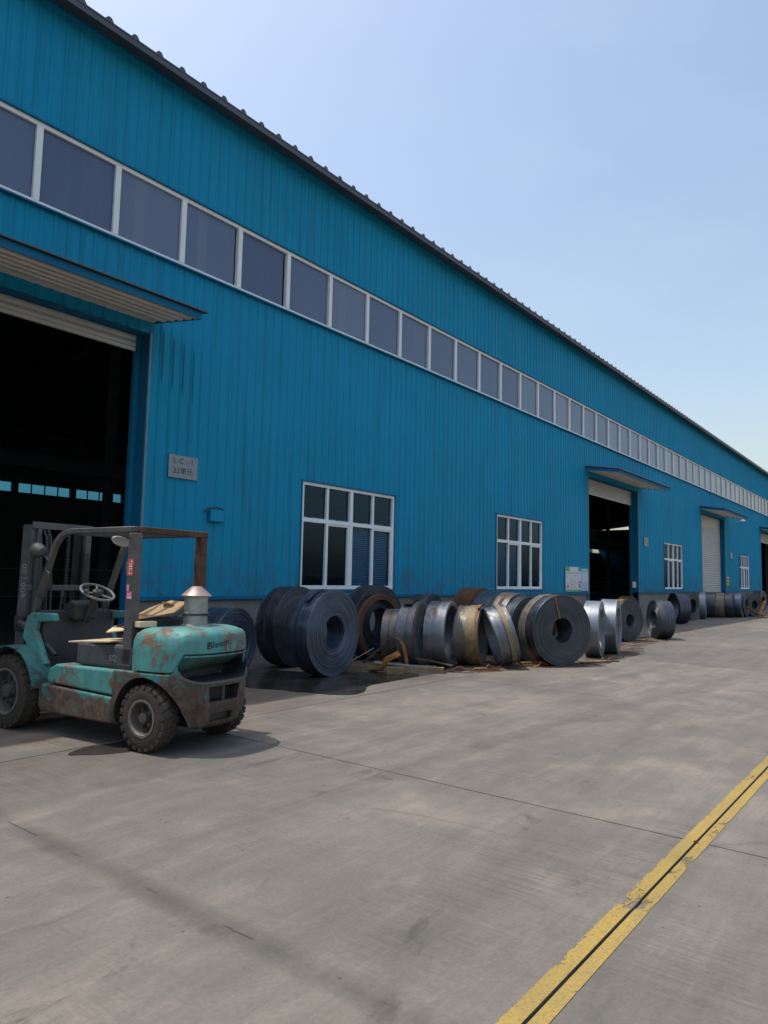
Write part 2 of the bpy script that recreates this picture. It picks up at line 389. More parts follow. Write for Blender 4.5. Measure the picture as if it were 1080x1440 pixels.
def blob(pts, z, jit, seed, sub=4):
    rnd = random.Random(seed); out = []
    n = len(pts)
    for i in range(n):
        p0, p1, p2, p3 = (Vector(pts[(i+q-1) % n]) for q in range(4))
        for s in range(sub):
            t = s/sub
            q = .5*((2*p1)+(p2-p0)*t+(2*p0-5*p1+4*p2-p3)*t*t+(3*p1-p0-3*p2+p3)*t**3)
            out.append((q.x+rnd.uniform(-jit,jit), q.y+rnd.uniform(-jit,jit), z))
    return MB().add(out, [tuple(range(len(out)))])
kw = N('puddle_water'); kw.bump(kw.noise(kw.pos(), 2.5, 2, .5), .02, .02)
WATER = kw.fin(kw.ramp(kw.noise(kw.pos(), 3, 6, .7), [(.3, (.018,.017,.016)), (.7, (.04,.036,.03))]), kw.ramp(kw.noise(kw.pos(), 1.2, 4, .6), [(.40, .06), (.55, .30)]), 0, .45)
ko = N('oil_wet'); WET = ko.fin(ko.ramp(ko.noise(ko.pos(), 6, 5, .7), [(.3, (.022,.021,.02)), (.7, (.045,.042,.038))]), .38, 0, .4)
P_PUD = [(6.55,7.55),(6.75,8.1),(7.3,8.6),(7.9,8.75),(8.2,8.0),(8.7,7.55),(9.05,7.1),(9.35,6.65),(9.15,6.38),(8.5,6.35),(7.9,6.30),(7.25,5.98),(6.95,6.12),(6.8,6.55),(6.7,6.95)]
struct(blob(P_PUD, .0035, .02, 3).build('puddle', WATER))
P_OIL = [(3.17,5.70),(3.42,5.84),(3.62,5.80),(3.95,5.75),(4.1,5.55),(3.85,5.36),(3.6,5.42),(3.36,5.52)]
struct(blob(P_OIL, .0035, .012, 5).build('oil_stain', WET))

kr = N('rust_scale'); pp = kr.pos(); na = kr.noise(pp, 3.2, 7, .75, .4); nb = kr.noise(pp, 28, 4, .7)
RSC = kr.fin(kr.ramp(nb, [(.3, (.03,.02,.014)), (.5, (.085,.045,.022)), (.72, (.17,.095,.05))]), .9, 0, .2, kr.ramp(kr.math('MULTIPLY_ADD', nb, .3, kr.math('MULTIPLY', na, .7)), [(.46, 0), (.56, .85)])); kr.bump(nb, .5, .006)
P_RS = [(8.9,7.6),(9.4,6.75),(9.9,6.2),(10.6,5.75),(11.6,5.45),(12.2,4.98),(13.2,4.85),(14.2,5.0),(15.6,5.0),(17.5,5.6),(19.8,5.7),(20.4,6.6),(18,7.4),(15,7.2),(13,8),(11,8.8),(9.6,8.8)]
struct(blob(P_RS, .0032, .03, 8).build('rust_scale_patch', RSC))

# ------------------------------------------------------------------ warehouse
WH = empty('warehouse', (49, 26, 0))
tag(WH, 'long blue corrugated steel warehouse with dark eaves and a strip of high windows', 'building')
RP = .8205/4
DOORS = [(1.05, 6.41), (24.55, 29.94), (40.13, 45.44), (56.3, 61.7), (87.5, 92.9)]
WINS = [(9.97, 12.98), (17.80, 20.76), (33.5, 36.45), (49.25, 52.1), (65.0, 68.0), (72.8, 75.8), (80.6, 83.6)]
DTOP = 5.32; WZ0, WZ1 = 1.25, 3.37
def prof(x0, x1, base=3.2517):
    xs = {x0, x1}
    i0 = int((x0-base)/RP)-2; i1 = int((x1-base)/RP)+2
    def off(x):
        t = ((x-base) % RP) - RP/2; t = abs(t)
        return -.018 if t < .014 else (0 if t > .034 else -.018*(.034-t)/.02)
    for i in range(i0, i1+1):
        c = base + (i+.5)*RP
        for d in (-.034, -.014, .014, .034):
            if x0 < c+d < x1: xs.add(c+d)
    return [(x, WY+off(x)) for x in sorted(xs)]
def sheet(mb, x0, x1, z0, z1):
    pr = prof(x0, x1); n = len(pr)
    mb.add([(x, y, z0) for x, y in pr]+[(x, y, z1) for x, y in pr], [(i, i+1, n+i+1, n+i) for i in range(n-1)])
def rects(x0, x1, z0, z1, holes):
    cuts = sorted({x0, x1} | {h for o in holes for h in o[:2] if x0 < h < x1}); out = []
    for a, b in zip(cuts, cuts[1:]):
        m = (a+b)/2; zs = [(z0, z1)]
        for o in holes:
            if o[0] < m < o[1]:
                nz = []
                for p, q in zs:
                    if o[2] > p: nz.append((p, min(q, o[2])))
                    if o[3] < q: nz.append((max(p, o[3]), q))
                zs = [t for t in nz if t[1]-t[0] > 1e-4]
        out += [(a, b, p, q) for p, q in zs]
    return out
HOLES = [(a, b, 0, DTOP) for a, b in DOORS] + [(a, b, WZ0, WZ1) for a, b in WINS]
CB, CT, EAVE = 6.65, 7.85, 9.74
edges = [3.2517+.8205*i for i in range(-18, 38)]
e = edges[-1]
while e < 110: e = min(110, e+.8205*8); edges.append(e)
for a, b in zip(edges, edges[1:]):
    for (z0, z1, hs) in ((1.1, CB, HOLES), (CT, EAVE+.04, [])):
        for r in rects(a, b, z0, z1, hs):
            mb = MB(); sheet(mb, *r); mb.build('cladding_panel', BLUE, WH)
# plinth between the doors
gaps = [-12] + [v for d in DOORS for v in d] + [110]
for a, b in zip(gaps[::2], gaps[1::2]):
    MB().box(a, b, WY+.035, WY+.30, 0, 1.1).build('plinth', PLINTH, WH)
    MB().box(a, b, WY-.045, WY+.034, 1.075, 1.135).build('base_flashing', BLUET, WH)
# roof: ribbed sheet front and back, fascia
def roofside(ya, za, yb, zb):
    mb = MB(); pr = []; x = -12.4
    while x < 110.4:
        pr += [(x, 0), (x+.145, 0), (x+.19, .06), (x+.245, .06), (x+.29, 0)]; x += .4353
    n = len(pr)
    mb.add([(p, ya, za+q) for p, q in pr]+[(p, yb, zb+q) for p, q in pr], [(i, i+1, n+i+1, n+i) for i in range(n-1)])
    x0, x1 = pr[0][0], pr[-1][0]
    mb.add([(x0,ya,za-.025),(x1,ya,za-.025),(x1,yb,zb-.025),(x0,yb,zb-.025)], [(0,1,2,3)])
    for i in range(n-1):
        mb.add([(pr[i][0],ya,za-.025),(pr[i+1][0],ya,za-.025),(pr[i+1][0],ya,za+pr[i+1][1]),(pr[i][0],ya,za+pr[i][1])], [(0,1,2,3)])
    return mb
RF = roofside(WY-.36, 9.725, 26, 11.5).build('roof', ROOFM, WH)
roofside(42.4, 9.725, 26, 11.5).build('roof', ROOFM, WH)
MB().box(-12.4, 110.4, WY-.352, WY-.335, 9.605, 9.698).build('fascia', ROOFM, WH)
# eave purlin against the wall
MB().box(-12, 110, WY-.03, WY+.02, 9.70, 9.735).build('eave_trim', BLUET, WH)

# clerestory
MW = 1.2308; MX0 = 3.2517
cf = MB()
cf.box(-12, 110, WY-.012, WY+.07, CT-.062, CT); cf.box(-12, 110, WY-.012, WY+.07, CB, CB+.045)
CF = cf.build('clerestory_frame', WHITE, WH)
MB().box(-12, 110, WY-.05, WY+.05, CT+.002, CT+.022).build('head_flashing', BLUET, WH)
MB().prism([(WY-.075, CB-.05), (WY-.075, CB-.022), (WY+.05, CB-.002), (WY+.05, CB-.03)], 'x', -12, 110).build('sill_flashing', BLUET, WH)
mul = MB().box(-.047, .047, WY-.018, WY+.062, CB+.045, CT-.062).mesh('mullion', WHITE)
pan = MB().box(.05, MW-.05, WY+.03, WY+.036, CB+.04, CT-.058).mesh('pane', TINT)
i = -12
while MX0+MW*i < 108.5:
    x = MX0+MW*i
    if i <= 48:
        link('mullion', mul, CF, 0, (x, 0, 0)); q_ = link('pane', pan, CF, 0, (x, 0, 0)); q_.location.y += random.uniform(-.004, .004); q_.rotation_euler.x = random.uniform(-.0006, .0006); q_.rotation_euler.z = random.uniform(-.006, .006)
    i += 1
mbm = MB(); mbp = MB()
for i in range(49, 86):
    x = MX0+MW*i; mbm.box(x-.047, x+.047, WY-.018, WY+.062, CB+.045, CT-.062); mbp.box(x+.05, x+MW-.05, WY+.03, WY+.036, CB+.04, CT-.058)
o = mbm.build('mullions_far', WHITE, CF); o['kind'] = 'stuff'; o.name = 'mullion_row'
o = mbp.build('pane_row', TINT, CF); o['kind'] = 'stuff'

# lower windows
CURT = {1: (0, 1), 3: (0, 1, 2)}
BOARD = flat('beige_board', (.30,.27,.22), .8, 0, .3, .15, 3)
YBOARD = flat('yellowed_board', (.50,.47,.30), .8, 0, .3, .15, 3)
def window(idx, x0, x1):
    ft, cm, zt = .06, .045, 2.62
    f = MB()
    xm = (x0+x1)/2
    Y0, Y1 = WY-.01, WY+.075
    f.box(x0, x0+ft, Y0, Y1, WZ0, WZ1); f.box(x1-ft, x1, Y0, Y1, WZ0, WZ1)
    f.box(x0+ft, x1-ft, Y0, Y1, WZ1-ft, WZ1); f.box(x0+ft, x1-ft, Y0, Y1, WZ0, WZ0+.075)
    f.box(xm-cm, xm+cm, Y0-.004, Y1, WZ0+.075, WZ1-ft)
    f.box(x0+ft, xm-cm, Y0+.002, Y1, zt-.04, zt+.04); f.box(xm+cm, x1-ft, Y0+.002, Y1, zt-.04, zt+.04)
    F = f.build('window', WHITE, WH)
    for side, (a, b) in enumerate(((x0+ft, xm-cm), (xm+cm, x1-ft))):
        m = (a+b)/2
        for r, (za, zb) in enumerate(((WZ0+.075, zt-.04), (zt+.04, WZ1-ft))):
            MB().box(m-.032, m+.032, Y0+.006, Y1-.01, za, zb).build('glazing_bar', WHITE, F)
            for q, (pa, pb) in enumerate(((a, m-.032), (m+.032, b))):
                MB().box(pa-.004, pb+.004, WY+.045, WY+.05, za-.004, zb+.004).build('pane', GLASS, F)
            # sash stile of the sliding light
            if r == 0:
                xs = b-.045 if side == 0 else b-.04
                MB().box(xs, b, Y0+.014, Y1-.02, za, zb).build('sash_stile', WHITE, F)
                MB().box(m+.032, xs, Y0+.016, Y1-.02, zb-.04, zb).build('sash_rail', WHITE, F)
    if idx == 0:
        bl = MB(); z = WZ0+.1
        while z < zt-.05:
            bl.add([(xm+.06,WY+.10,z),(x1-.08,WY+.10,z),(x1-.08,WY+.128,z+.030),(xm+.06,WY+.128,z+.030)], [(0,1,2,3)]); z += .042
        bl.build('blind', BLIND, F)
    if idx in CURT:
        MB().box(x0+.05, xm-.02, WY+.10, WY+.13, WZ0+.05, zt).build('board', BOARD if idx == 1 else YBOARD, F)
    MB().box(x0-.03, x1+.05, WY-.045, WY+.03, WZ1+.002, WZ1+.03).build('drip_flashing', BLUET, F)
    MB().box(x0-.02, x1+.02, WY-.032, WY+.03, WZ0-.05, WZ0-.003).build('sill', BLUET, F)
    MB().box(x1+.002, x1+.045, WY-.03, WY+.04, WZ0, WZ1).build('side_flashing', BLUET, F)
    MB().box(x0-.03, x0-.002, WY-.03, WY+.04, WZ0, WZ1).build('side_flashing', BLUET, F)
for q, (a, b) in enumerate(WINS): window(q, a, b)

# doors, shutters, canopies
SHB = [5.08, 4.78, 0.0, 4.7, 0.0]
EDGE = flat('edge_trim', (.10,.24,.34), .5, 0, .5, .1, 3)
SOFC = SOFF
def door(idx, x0, x1):
    d = WY+.33
    RV = MB().prism([(x0-.05,0),(x0,0),(x0,DTOP),(x1,DTOP),(x1,0),(x1+.05,0),(x1+.05,DTOP+.05),(x0-.05,DTOP+.05)], 'y', WY+.003, d).build('door_reveal', BLUET, WH)
    MB().box(x0-.035, x0+.004, WY-.034, WY+.002, 0, DTOP).build('corner_trim', EDGE, RV)
    MB().box(x1-.004, x1+.035, WY-.034, WY+.002, 0, DTOP).build('corner_trim', EDGE, RV)
    S = MB().box(x0+.002, x1-.002, d+.05, d+.45, DTOP+.06, DTOP+.46).build('roller_shutter', SHUT, WH)
    MB().box(x0+.002, x0+.09, d-.10, d-.02, 0, DTOP-.002).build('guide_rail', BLUET, S)
    MB().box(x1-.09, x1-.002, d-.10, d-.02, 0, DTOP-.002).build('guide_rail', BLUET, S)
    sh = .105; z = DTOP
    def slat(mb, zz):
        poly = [(d-.075, zz), (d-.095, zz+.02), (d-.10, zz+sh*.5), (d-.095, zz+sh-.02), (d-.075, zz+sh-.004), (d-.06, zz+sh*.5)]
        mb.prism(poly, 'x', x0+.06, x1-.06)
    k = 0; far = MB()
    while z-sh > SHB[idx]-.05 and z > sh:
        z -= sh
        if idx <= 2: m = MB(); slat(m, z); m.build('slat', SHUT, S)
        else: slat(far, z)
    if far.v: far.build('slat_stack', SHUT, S)
    if SHB[idx] > 0: MB().box(x0+.06, x1-.06, d-.10, d-.05, z-.06, z-.002).build('bottom_rail', SHUT, S)
    # canopy
    ca, cb = x0-.28, x1+.07 if idx == 0 else x1+.35
    yw, yo = WY-.004, WY-1.22
    zw, zo = 5.50, 5.315
    def zs(y): return zw+(zo-zw)*(yw-y)/(yw-yo)
    top = MB(); x = ca-.02; pr = []
    while x < cb+.05: pr += [(x, 0), (x+.045, .028), (x+.09, 0), (x+.125, 0)]; x += .15
    n = len(pr)
    za, zb = 5.63, 5.435
    yf = yo-.06
    top.add([(p, yf, zb+q) for p, q in pr]+[(p, yw-.02, za+q) for p, q in pr]+[(p, yf, zb-.012) for p, q in pr]+[(p, yw-.02, za-.012) for p, q in pr],
            [(i, i+1, n+i+1, n+i) for i in range(n-1)] + [(2*n+i, 3*n+i, 3*n+i+1, 2*n+i+1) for i in range(n-1)] + [(i, 2*n+i, 2*n+i+1, i+1) for i in range(n-1)])
    C = top.build('canopy', ROOFM, WH)
    MB().add([(ca,yo,zo),(cb,yo,zo),(cb,yo,zb-.014),(ca,yo,zb-.014),(ca,yo+.02,zo),(cb,yo+.02,zo),(cb,yo+.02,zb-.014),(ca,yo+.02,zb-.014)],
             [(0,1,2,3),(7,6,5,4),(0,4,5,1),(3,2,6,7),(0,3,7,4),(1,5,6,2)]).build('fascia', BLUET, C)
    for xe in (ca, cb-.015):
        MB().prism([(yo+.021, zo), (yw, zw), (yw, za-.02), (yo+.021, zb-.016)], 'x', xe, xe+.015).build('end_plate', BLUET, C)
    # ribbed soffit, ribs along the wall
    so_ = []; y = yo+.022
    while y < yw-.22:
        so_ += [(y, 0), (y+.10, 0), (y+.125, .05), (y+.185, .05)]; y += .21
    so_.append((yw-.002, 0)); n = len(so_)
    sm = MB(); sm.add([(ca+.016, yy, zs(yy)+q+.004) for yy, q in so_]+[(cb-.016, yy, zs(yy)+q+.004) for yy, q in so_], [(i, i+1, n+i+1, n+i) for i in range(n-1)])
    sm.build('soffit_sheet', SOFC, C)
for q, (a, b) in enumerate(DOORS): door(q, a, b)

# interior shell: back wall with a strip of windows, ends, floor, frames
BY = 42
fl.build('floor', FLOORIN, WH)
MB().box(-12, 110, BY, BY+.2, 0, 6.02).build('rear_wall', DARKIN, WH)
MB().box(-12, 110, BY, BY+.2, 6.60, 9.8).build('rear_wall', DARKIN, WH)
MB().box(-12.2, -12, WY, BY+.2, 0, 9.7).build('end_wall', BLUET, WH)
MB().box(110, 110.2, WY, BY+.2, 0, 9.7).build('end_wall', BLUET, WH)
RW = MB().box(-12, 110, BY+.05, BY+.1, 6.02, 6.06).build('rear_window', DARKIN, WH)
for i in range(-13, 27):
    x = 19.2+3.52*i
    if x < -11 or x+3.52 > 110: continue
    MB().box(x-.16, x+.16, BY-.05, BY+.25, 6.0, 6.62).build('post', DARKIN, RW)
    for j in range(4):
        xa = x+.16+.8*j; MB().box(xa+.02, xa+.78, BY+.06, BY+.07, 6.06, 6.6).build('pane', GLASSB, RW)
        MB().box(xa+.775, xa+.825, BY+.04, BY+.12, 6.06, 6.6).build('glazing_bar', DARKIN, RW)
for i in range(15):
    x = -8+7.83*i
    c = MB(); c.box(x-.15, x+.15, 25.85, 26.15, 0, 11.2); c.build('column', DARKIN, WH)
    c = MB(); c.box(x-.12, x+.12, WY+.45, WY+.75, 0, 9.5); c.build('column', DARKIN, WH) if not any(a-.3 < x < b+.3 for a, b in DOORS) else None
    c = MB(); c.bar((x,WY+.2,9.45),(x,26,11.2),.2,.35); c.bar((x,41.8,9.45),(x,26,11.2),.2,.35); c.build('rafter', DARKIN, WH)
MB().box(-12, 110, 25.5, 25.75, 5.2, 5.7).build('crane_beam', DARKIN, WH)
MB().box(-12, 110, 25.2, 25.45, 1.55, 1.60).build('guard_rail', flat('pale_rail', (.3,.3,.3), .6), WH)
WI = Matrix.Translation((-49, -26, 0))
for c in WH.children: c.matrix_parent_inverse = WI
# ------------------------------------------------------------------ coil materials
def m_coil(name, c0, c1, rust, rough=.42, metal=.75, amount=.5):
    """local z = axis: rings on the end faces, streaks round the drum"""
    k = N(name); p = k.obj(); xyz = k.sep(p)
    r = k.math('SQRT', k.math('ADD', k.math('MULTIPLY', xyz[0], xyz[0]), k.math('MULTIPLY', xyz[1], xyz[1])))
    cv = k.n('CombineXYZ'); k.set(cv.inputs[0], k.math('MULTIPLY', r, 60)); k.set(cv.inputs[1], k.math('MULTIPLY', xyz[2], 22))
    oi = k.n('ObjectInfo'); k.set(cv.inputs[2], k.math('MULTIPLY', oi.outputs['Random'], 50))
    rings = k.noise(cv.outputs[0], 1.6, 3, .7)
    w = k.mapv(p, loc=(0,0,0)); ov = k.n('VectorMath'); ov.operation = 'ADD'; k.set(ov.inputs[0], p)
    cv2 = k.n('CombineXYZ'); k.set(cv2.inputs[0], k.math('MULTIPLY', oi.outputs['Random'], 37)); k.set(cv2.inputs[1], k.math('MULTIPLY', oi.outputs['Random'], 91))
    k.set(ov.inputs[1], cv2.outputs[0]); q = ov.outputs[0]
    n1 = k.noise(q, 3.0, 6, .68, .5); n2 = k.noise(q, 14, 5, .7)
    f = k.math('MULTIPLY_ADD', rings, .55, k.math('MULTIPLY', n1, .45))
    c = k.ramp(f, [(.32, c0), (.68, c1)])
    rm = k.ramp(k.math('MULTIPLY_ADD', n2, .35, k.math('MULTIPLY', n1, .65)), [(.62-.16*amount, 0), (.76-.16*amount, 1)])
    rm = k.math('MULTIPLY', rm, k.ramp(amount, [(0, .3), (1, 1)]) if False else min(1, .35+amount*.6))
    c = k.mix(rm, c, rust)
    # white chalky scuffs
    c = k.mix(k.ramp(k.noise(q, 8, 7, .78), [(.64, 0), (.74, .35)]), c, (.42,.44,.46))
    h = k.math('ADD', k.math('MULTIPLY', rings, .8), k.math('MULTIPLY', n2, .3)); k.bump(h, .45, .004)
    rr = k.mix(rm, k.ramp(n1, [(.3, rough-.1), (.7, rough+.12)]), (.85,.85,.85))
    mm = k.math('MULTIPLY', k.math('SUBTRACT', 1.0, rm), metal)
    return k.fin(c, rr, mm, .5)
RUST = (.15,.062,.025)
COILM = {
 'blue': m_coil('blued_steel_coil', (.048,.068,.102), (.15,.195,.265), (.13,.065,.032), .40, .8, .46),
 'dark': m_coil('dark_steel_coil', (.038,.045,.060), (.115,.130,.158), (.13,.065,.03), .42, .78, .5),
 'steel': m_coil('grey_steel_coil', (.085,.098,.115), (.22,.245,.275), (.17,.08,.033), .45, .75, .62),
 'bright': m_coil('bright_steel_coil', (.15,.17,.20), (.29,.32,.36), (.15,.08,.04), .46, .75, .3),
 'stain': m_coil('stained_steel_coil', (.10,.10,.095), (.27,.26,.235), (.20,.10,.035), .45, .6, .8),
 'rust': m_coil('rusted_coil', (.055,.032,.022), (.15,.065,.03), RUST, .85, .1, .9),
}
def m_rust(name, a, b, rough=.85, objc=True):
    k = N(name); p = k.obj()
    n = k.noise(p, 5, 7, .75, .4); n2 = k.noise(p, 30, 4, .7)
    c = k.ramp(n, [(.32, a), (.66, b)]); c = k.mix(k.ramp(n2, [(.5, 0), (.75, .6)]), c, (.035,.022,.016))
    k.bump(n2, .4, .004)
    return k.fin(c, rough, 0, .3)
ORANGE = m_rust('orange_rust', (.16,.06,.018), (.36,.17,.045))
BROWN = m_rust('brown_rust', (.05,.03,.02), (.16,.085,.045))
STRIP = flat('bare_strip_steel', (.38,.42,.46), .4, .7, .5, .25, 5, 0, True)
TIMBER = m_rust('grey_timber', (.14,.10,.06), (.30,.22,.13), .9)

def coil(label, x, y, R_, Wd, phi, bore=.254, mat='blue', tilt=0, tdir=0, slits=2, seed=0, straps=(), bands=(), end=None, group='steel strip coils lying along the wall', rings=16, rx=0):
    """(x,y): foot of the visible end face; phi: turn of that face from the yard side"""
    rnd = random.Random(seed*13+5)
    ph = R(phi); n = Vector((math.sin(ph), -math.cos(ph), 0)); upz = Vector((0,0,1)); sx = upz.cross(n)
    rot = Matrix(((sx.x, upz.x, n.x), (sx.y, upz.y, n.y), (sx.z, upz.z, n.z))).to_4x4()
    if tilt: rot = Matrix.Rotation(R(tilt), 4, Vector((math.cos(R(tdir)), math.sin(R(tdir)), 0))) @ rot
    E = empty('steel_coil', (x, y, 0)); tag(E, label, 'steel coil', group)
    pr = [(bore, -Wd+.004), (bore, -.004)]
    m = rings; jt = [0]+[rnd.uniform(-.35,.35) for _ in range(m-1)]+[0]
    for i in range(m):
        a = bore + (R_-bore)*(i+jt[i])/m; b = bore + (R_-bore)*(i+1+jt[i+1])/m
        if b-a < .012: continue
        dz = rnd.uniform(-.005, .005)
        pr += [(a+.001, dz-.004), (a+.003, dz), (b-.003, dz), (b-.001, dz-.004)]
    z = -.006; pr += [(R_, z)]
    cuts = [Wd*(i+1)/slits + rnd.uniform(-.06, .06)*Wd/slits for i in range(slits-1)]
    for c in cuts:
        dr = rnd.uniform(-.012, .004)
        pr += [(pr[-1][0], -c+.004), (R_-.022, -c+.003), (R_-.022, -c-.003), (R_+dr, -c-.004)]
    pr += [(pr[-1][0], -Wd+.005), (R_-.006, -Wd)]
    pr += [(bore+.006, -Wd)]
    # find lowest point so the coil sits on the ground
    base = Vector((0, 0, 0))
    low = min((rot @ Vector((R_*math.cos(t), R_*math.sin(t), zz))).z for t in [2*math.pi*i/60 for i in range(60)] for zz in (0, -Wd))
    mt = Matrix.Translation((0, 0, -low)) @ rot
    mb = MB().lathe(pr, 80, True)
    o = mb.build('strip_roll', COILM[mat], E, 28); o.matrix_local = mt
    for a in straps:
        # strapping through the bore
        aa = R(a); ca, sa = math.cos(aa), math.sin(aa); ou = R_+.004; inn = bore-.004
        pts = [(ou*ca, ou*sa, .010), (ou*ca, ou*sa, -Wd-.006), (inn*ca, inn*sa, -Wd-.006), (inn*ca, inn*sa, .010), (ou*ca, ou*sa, .010)]
        s = MB()
        for p0, p1 in zip(pts, pts[1:]): s.sweep([p0, p1], (-sa, ca, 0), .03, .0025)
        q = s.build('strap', ORANGE, E); q.matrix_local = mt
    for z0, z1, bm in bands:
        ou = R_+.003
        s = MB().lathe([(ou, -z0*Wd), (ou+.003, -z0*Wd), (ou+.003, -z1*Wd), (ou, -z1*Wd)], 64, True)
        q = s.build('band', bm, E, 28); q.matrix_local = mt
    if end:
        # loose outer lap springing off the roll
        a0, span, lift, w0, w1, em = end; pts = []
        for i in range(13):
            t = i/12; a = R(a0+span*t); rr = R_+.004+lift*t*t; pts.append((rr*math.cos(a), rr*math.sin(a), -Wd*(w0+w1)/2))
        s = MB().sweep(pts, (0, 0, 1), Wd*(w1-w0), .003)
        q = s.build('loose_end', em, E); q.matrix_local = mt
    return E
TANB = flat('tan_band', (.21,.165,.10), .6, .2, .5, .5, 9, 0, True)
GLINT = COILM['steel']
coil('dark blue steel coil half hidden behind the forklift counterweight', 7.02, 8.15, .51, .42, 12, .2, 'blue', seed=1, slits=3)
coil('rusty banded coil behind the forklift exhaust canister', 6.55, 8.75, .50, .34, 10, .2, 'stain', seed=2, slits=2, bands=((.1,.45,ORANGE),))
coil('large blued steel coil standing in the puddle, round bore facing the yard', 8.22, 7.30, .655, .34, 4.5, .25, 'blue', seed=3, slits=3, rings=22, end=(95, 40, .035, .35, .62, COILM['dark']))
coil('dark wide coil between the puddle coil and the first window', 8.60, 8.42, .665, .38, 6, .25, 'dark', seed=4, slits=4, bands=((.46,.52,BROWN),))
coil('large black coil under the right end of the first window', 10.55, 8.25, .68, .36, -4, .27, 'dark', seed=5, slits=2)
coil('narrow rusty ring standing against the black coil', 10.44, 8.12, .60, .09, -4, .50, 'rust', seed=55, slits=1, rings=3)
coil('short brown stained coil in front of the rusty open ring', 10.62, 7.80, .47, .27, 24, .38, 'stain', seed=6, slits=2, rings=4)
coil('grey steel coil pressed against its hollow twin beside the bent strips', 10.33, 7.10, .55, .32, 17, .15, 'steel', seed=7, slits=2, rings=6, bands=((.02,.10,BROWN),), end=(70, 50, .04, .4, .9, BROWN))
coil('grey hollow steel coil whose dark open end faces right', 10.50, 6.62, .56, .36, 17.5, .49, 'steel', seed=8, slits=1, rings=4, straps=())
coil('dark coil peeping over the two grey hollow coils', 12.05, 8.05, .60, .35, 8, .25, 'dark', seed=9, slits=2)
coil('stained coil with tan band and orange frayed edge', 11.20, 6.42, .52, .42, 18, .40, 'stain', seed=10, slits=2, rings=3,
     bands=((.04,.14,ORANGE),(.14,.5,TANB)), end=(60, 60, .05, 0, .14, ORANGE))
coil('thin bright coil leaning over against the tan banded one', 11.15, 6.22, .52, .34, -140, .44, 'steel', tilt=-17, tdir=29, seed=11, slits=2, rings=3, bands=((.55,.8,TANB),))
coil('rust topped coil farthest back below the second window', 14.05, 8.05, .66, .45, 0, .25, 'rust', seed=12, slits=3)
coil('blue grey coil third behind the big round bored coil', 13.1, 7.05, .64, .40, 0, .25, 'blue', seed=13, slits=3)
coil('grey coil with brown stripe just behind the big round bored coil', 12.55, 6.38, .63, .34, -4, .25, 'steel', seed=14, slits=2, bands=((.35,.6,BROWN),), straps=(120,))
coil('dark coil between the brown striped and the strapped coils', 12.45, 6.10, .60, .22, -12, .25, 'dark', seed=15, slits=1)
coil('big charcoal coil with deep round bore and rusty strap, nearest the lane', 12.10, 5.32, .63, .46, -29, .22, 'dark', seed=16, slits=2, rings=18, straps=(105,), bands=((.5,.95,COILM['stain']),))
coil('bright steel coil, left one of the shiny pair', 14.19, 5.39, .56, .30, 13, .40, 'bright', seed=17, slits=1, rings=4)
coil('bright steel coil, right one of the shiny pair', 15.17, 5.39, .57, .34, 13, .40, 'bright', seed=18, slits=1, rings=4)
coil('small dark coil with orange shoulder beyond the shiny pair', 18.5, 6.28, .535, .32, -19, .16, 'dark', seed=19, slits=2, bands=((.3,.9,ORANGE),))
coil('dark coil turned away with its bore facing left', 20.02, 6.16, .52, .40, -142, .24, 'dark', seed=20, slits=2)
coil('rusty coil lying behind the left facing coil', 24.6, 8.3, .52, .35, -15, .25, 'rust', seed=21, slits=2)
coil('hollow dark coil beyond the left facing coil', 28.1, 7.91, .575, .42, -139, .44, 'dark', seed=22, slits=2, rings=5)
coil('dark coil whose pale bore shows beyond the hollow one', 31.6, 8.1, .575, .36, -14, .3, 'dark', seed=23, slits=2)
coil('pale grey coil end left of the far cluster', 33.3, 8.0, .58, .25, 12, .3, 'bright', seed=24, slits=1)
coil('dark coil at the left start of the far cluster', 35.1, 8.0, .58, .55, 8, .25, 'dark', seed=25, slits=3)
coil('tan banded coil second in the far cluster', 35.6, 7.75, .56, .35, 8, .25, 'stain', seed=26, slits=2, bands=((.2,.5,TANB),))
coil('dark coil third in the far cluster', 36.0, 7.45, .57, .40, 6, .25, 'dark', seed=27, slits=2)
coil('dark blue coil fourth in the far cluster', 36.6, 7.20, .58, .42, 3, .25, 'blue', seed=28, slits=2)
coil('charcoal coil fifth in the far cluster', 37.3, 7.15, .58, .40, -2, .25, 'dark', seed=30, slits=2)
coil('last dark coil of the far cluster, beside the rusty scrap', 38.1, 6.95, .58, .45, -26, .2, 'dark', seed=29, slits=2)
coil('brown coil behind the far cluster at the plinth', 39.6, 8.7, .56, .45, 4, .25, 'rust', seed=31, slits=2)
coil('dark coil beyond the far cluster by the fourth doorway', 47.5, 8.2, .6, .5, -10, .25, 'dark', seed=32, slits=2)
coil('brown stained coil tucked behind the shiny pair', 17.0, 7.35, .55, .4, 5, .25, 'rust', seed=33, slits=2)
coil('dark coil tucked behind the charcoal coil', 14.6, 6.9, .60, .4, 0, .25, 'dark', seed=34, slits=2)
coil('blue grey coil in the back row left of the second doorway', 16.2, 8.6, .62, .45, 2, .25, 'blue', seed=35, slits=2)

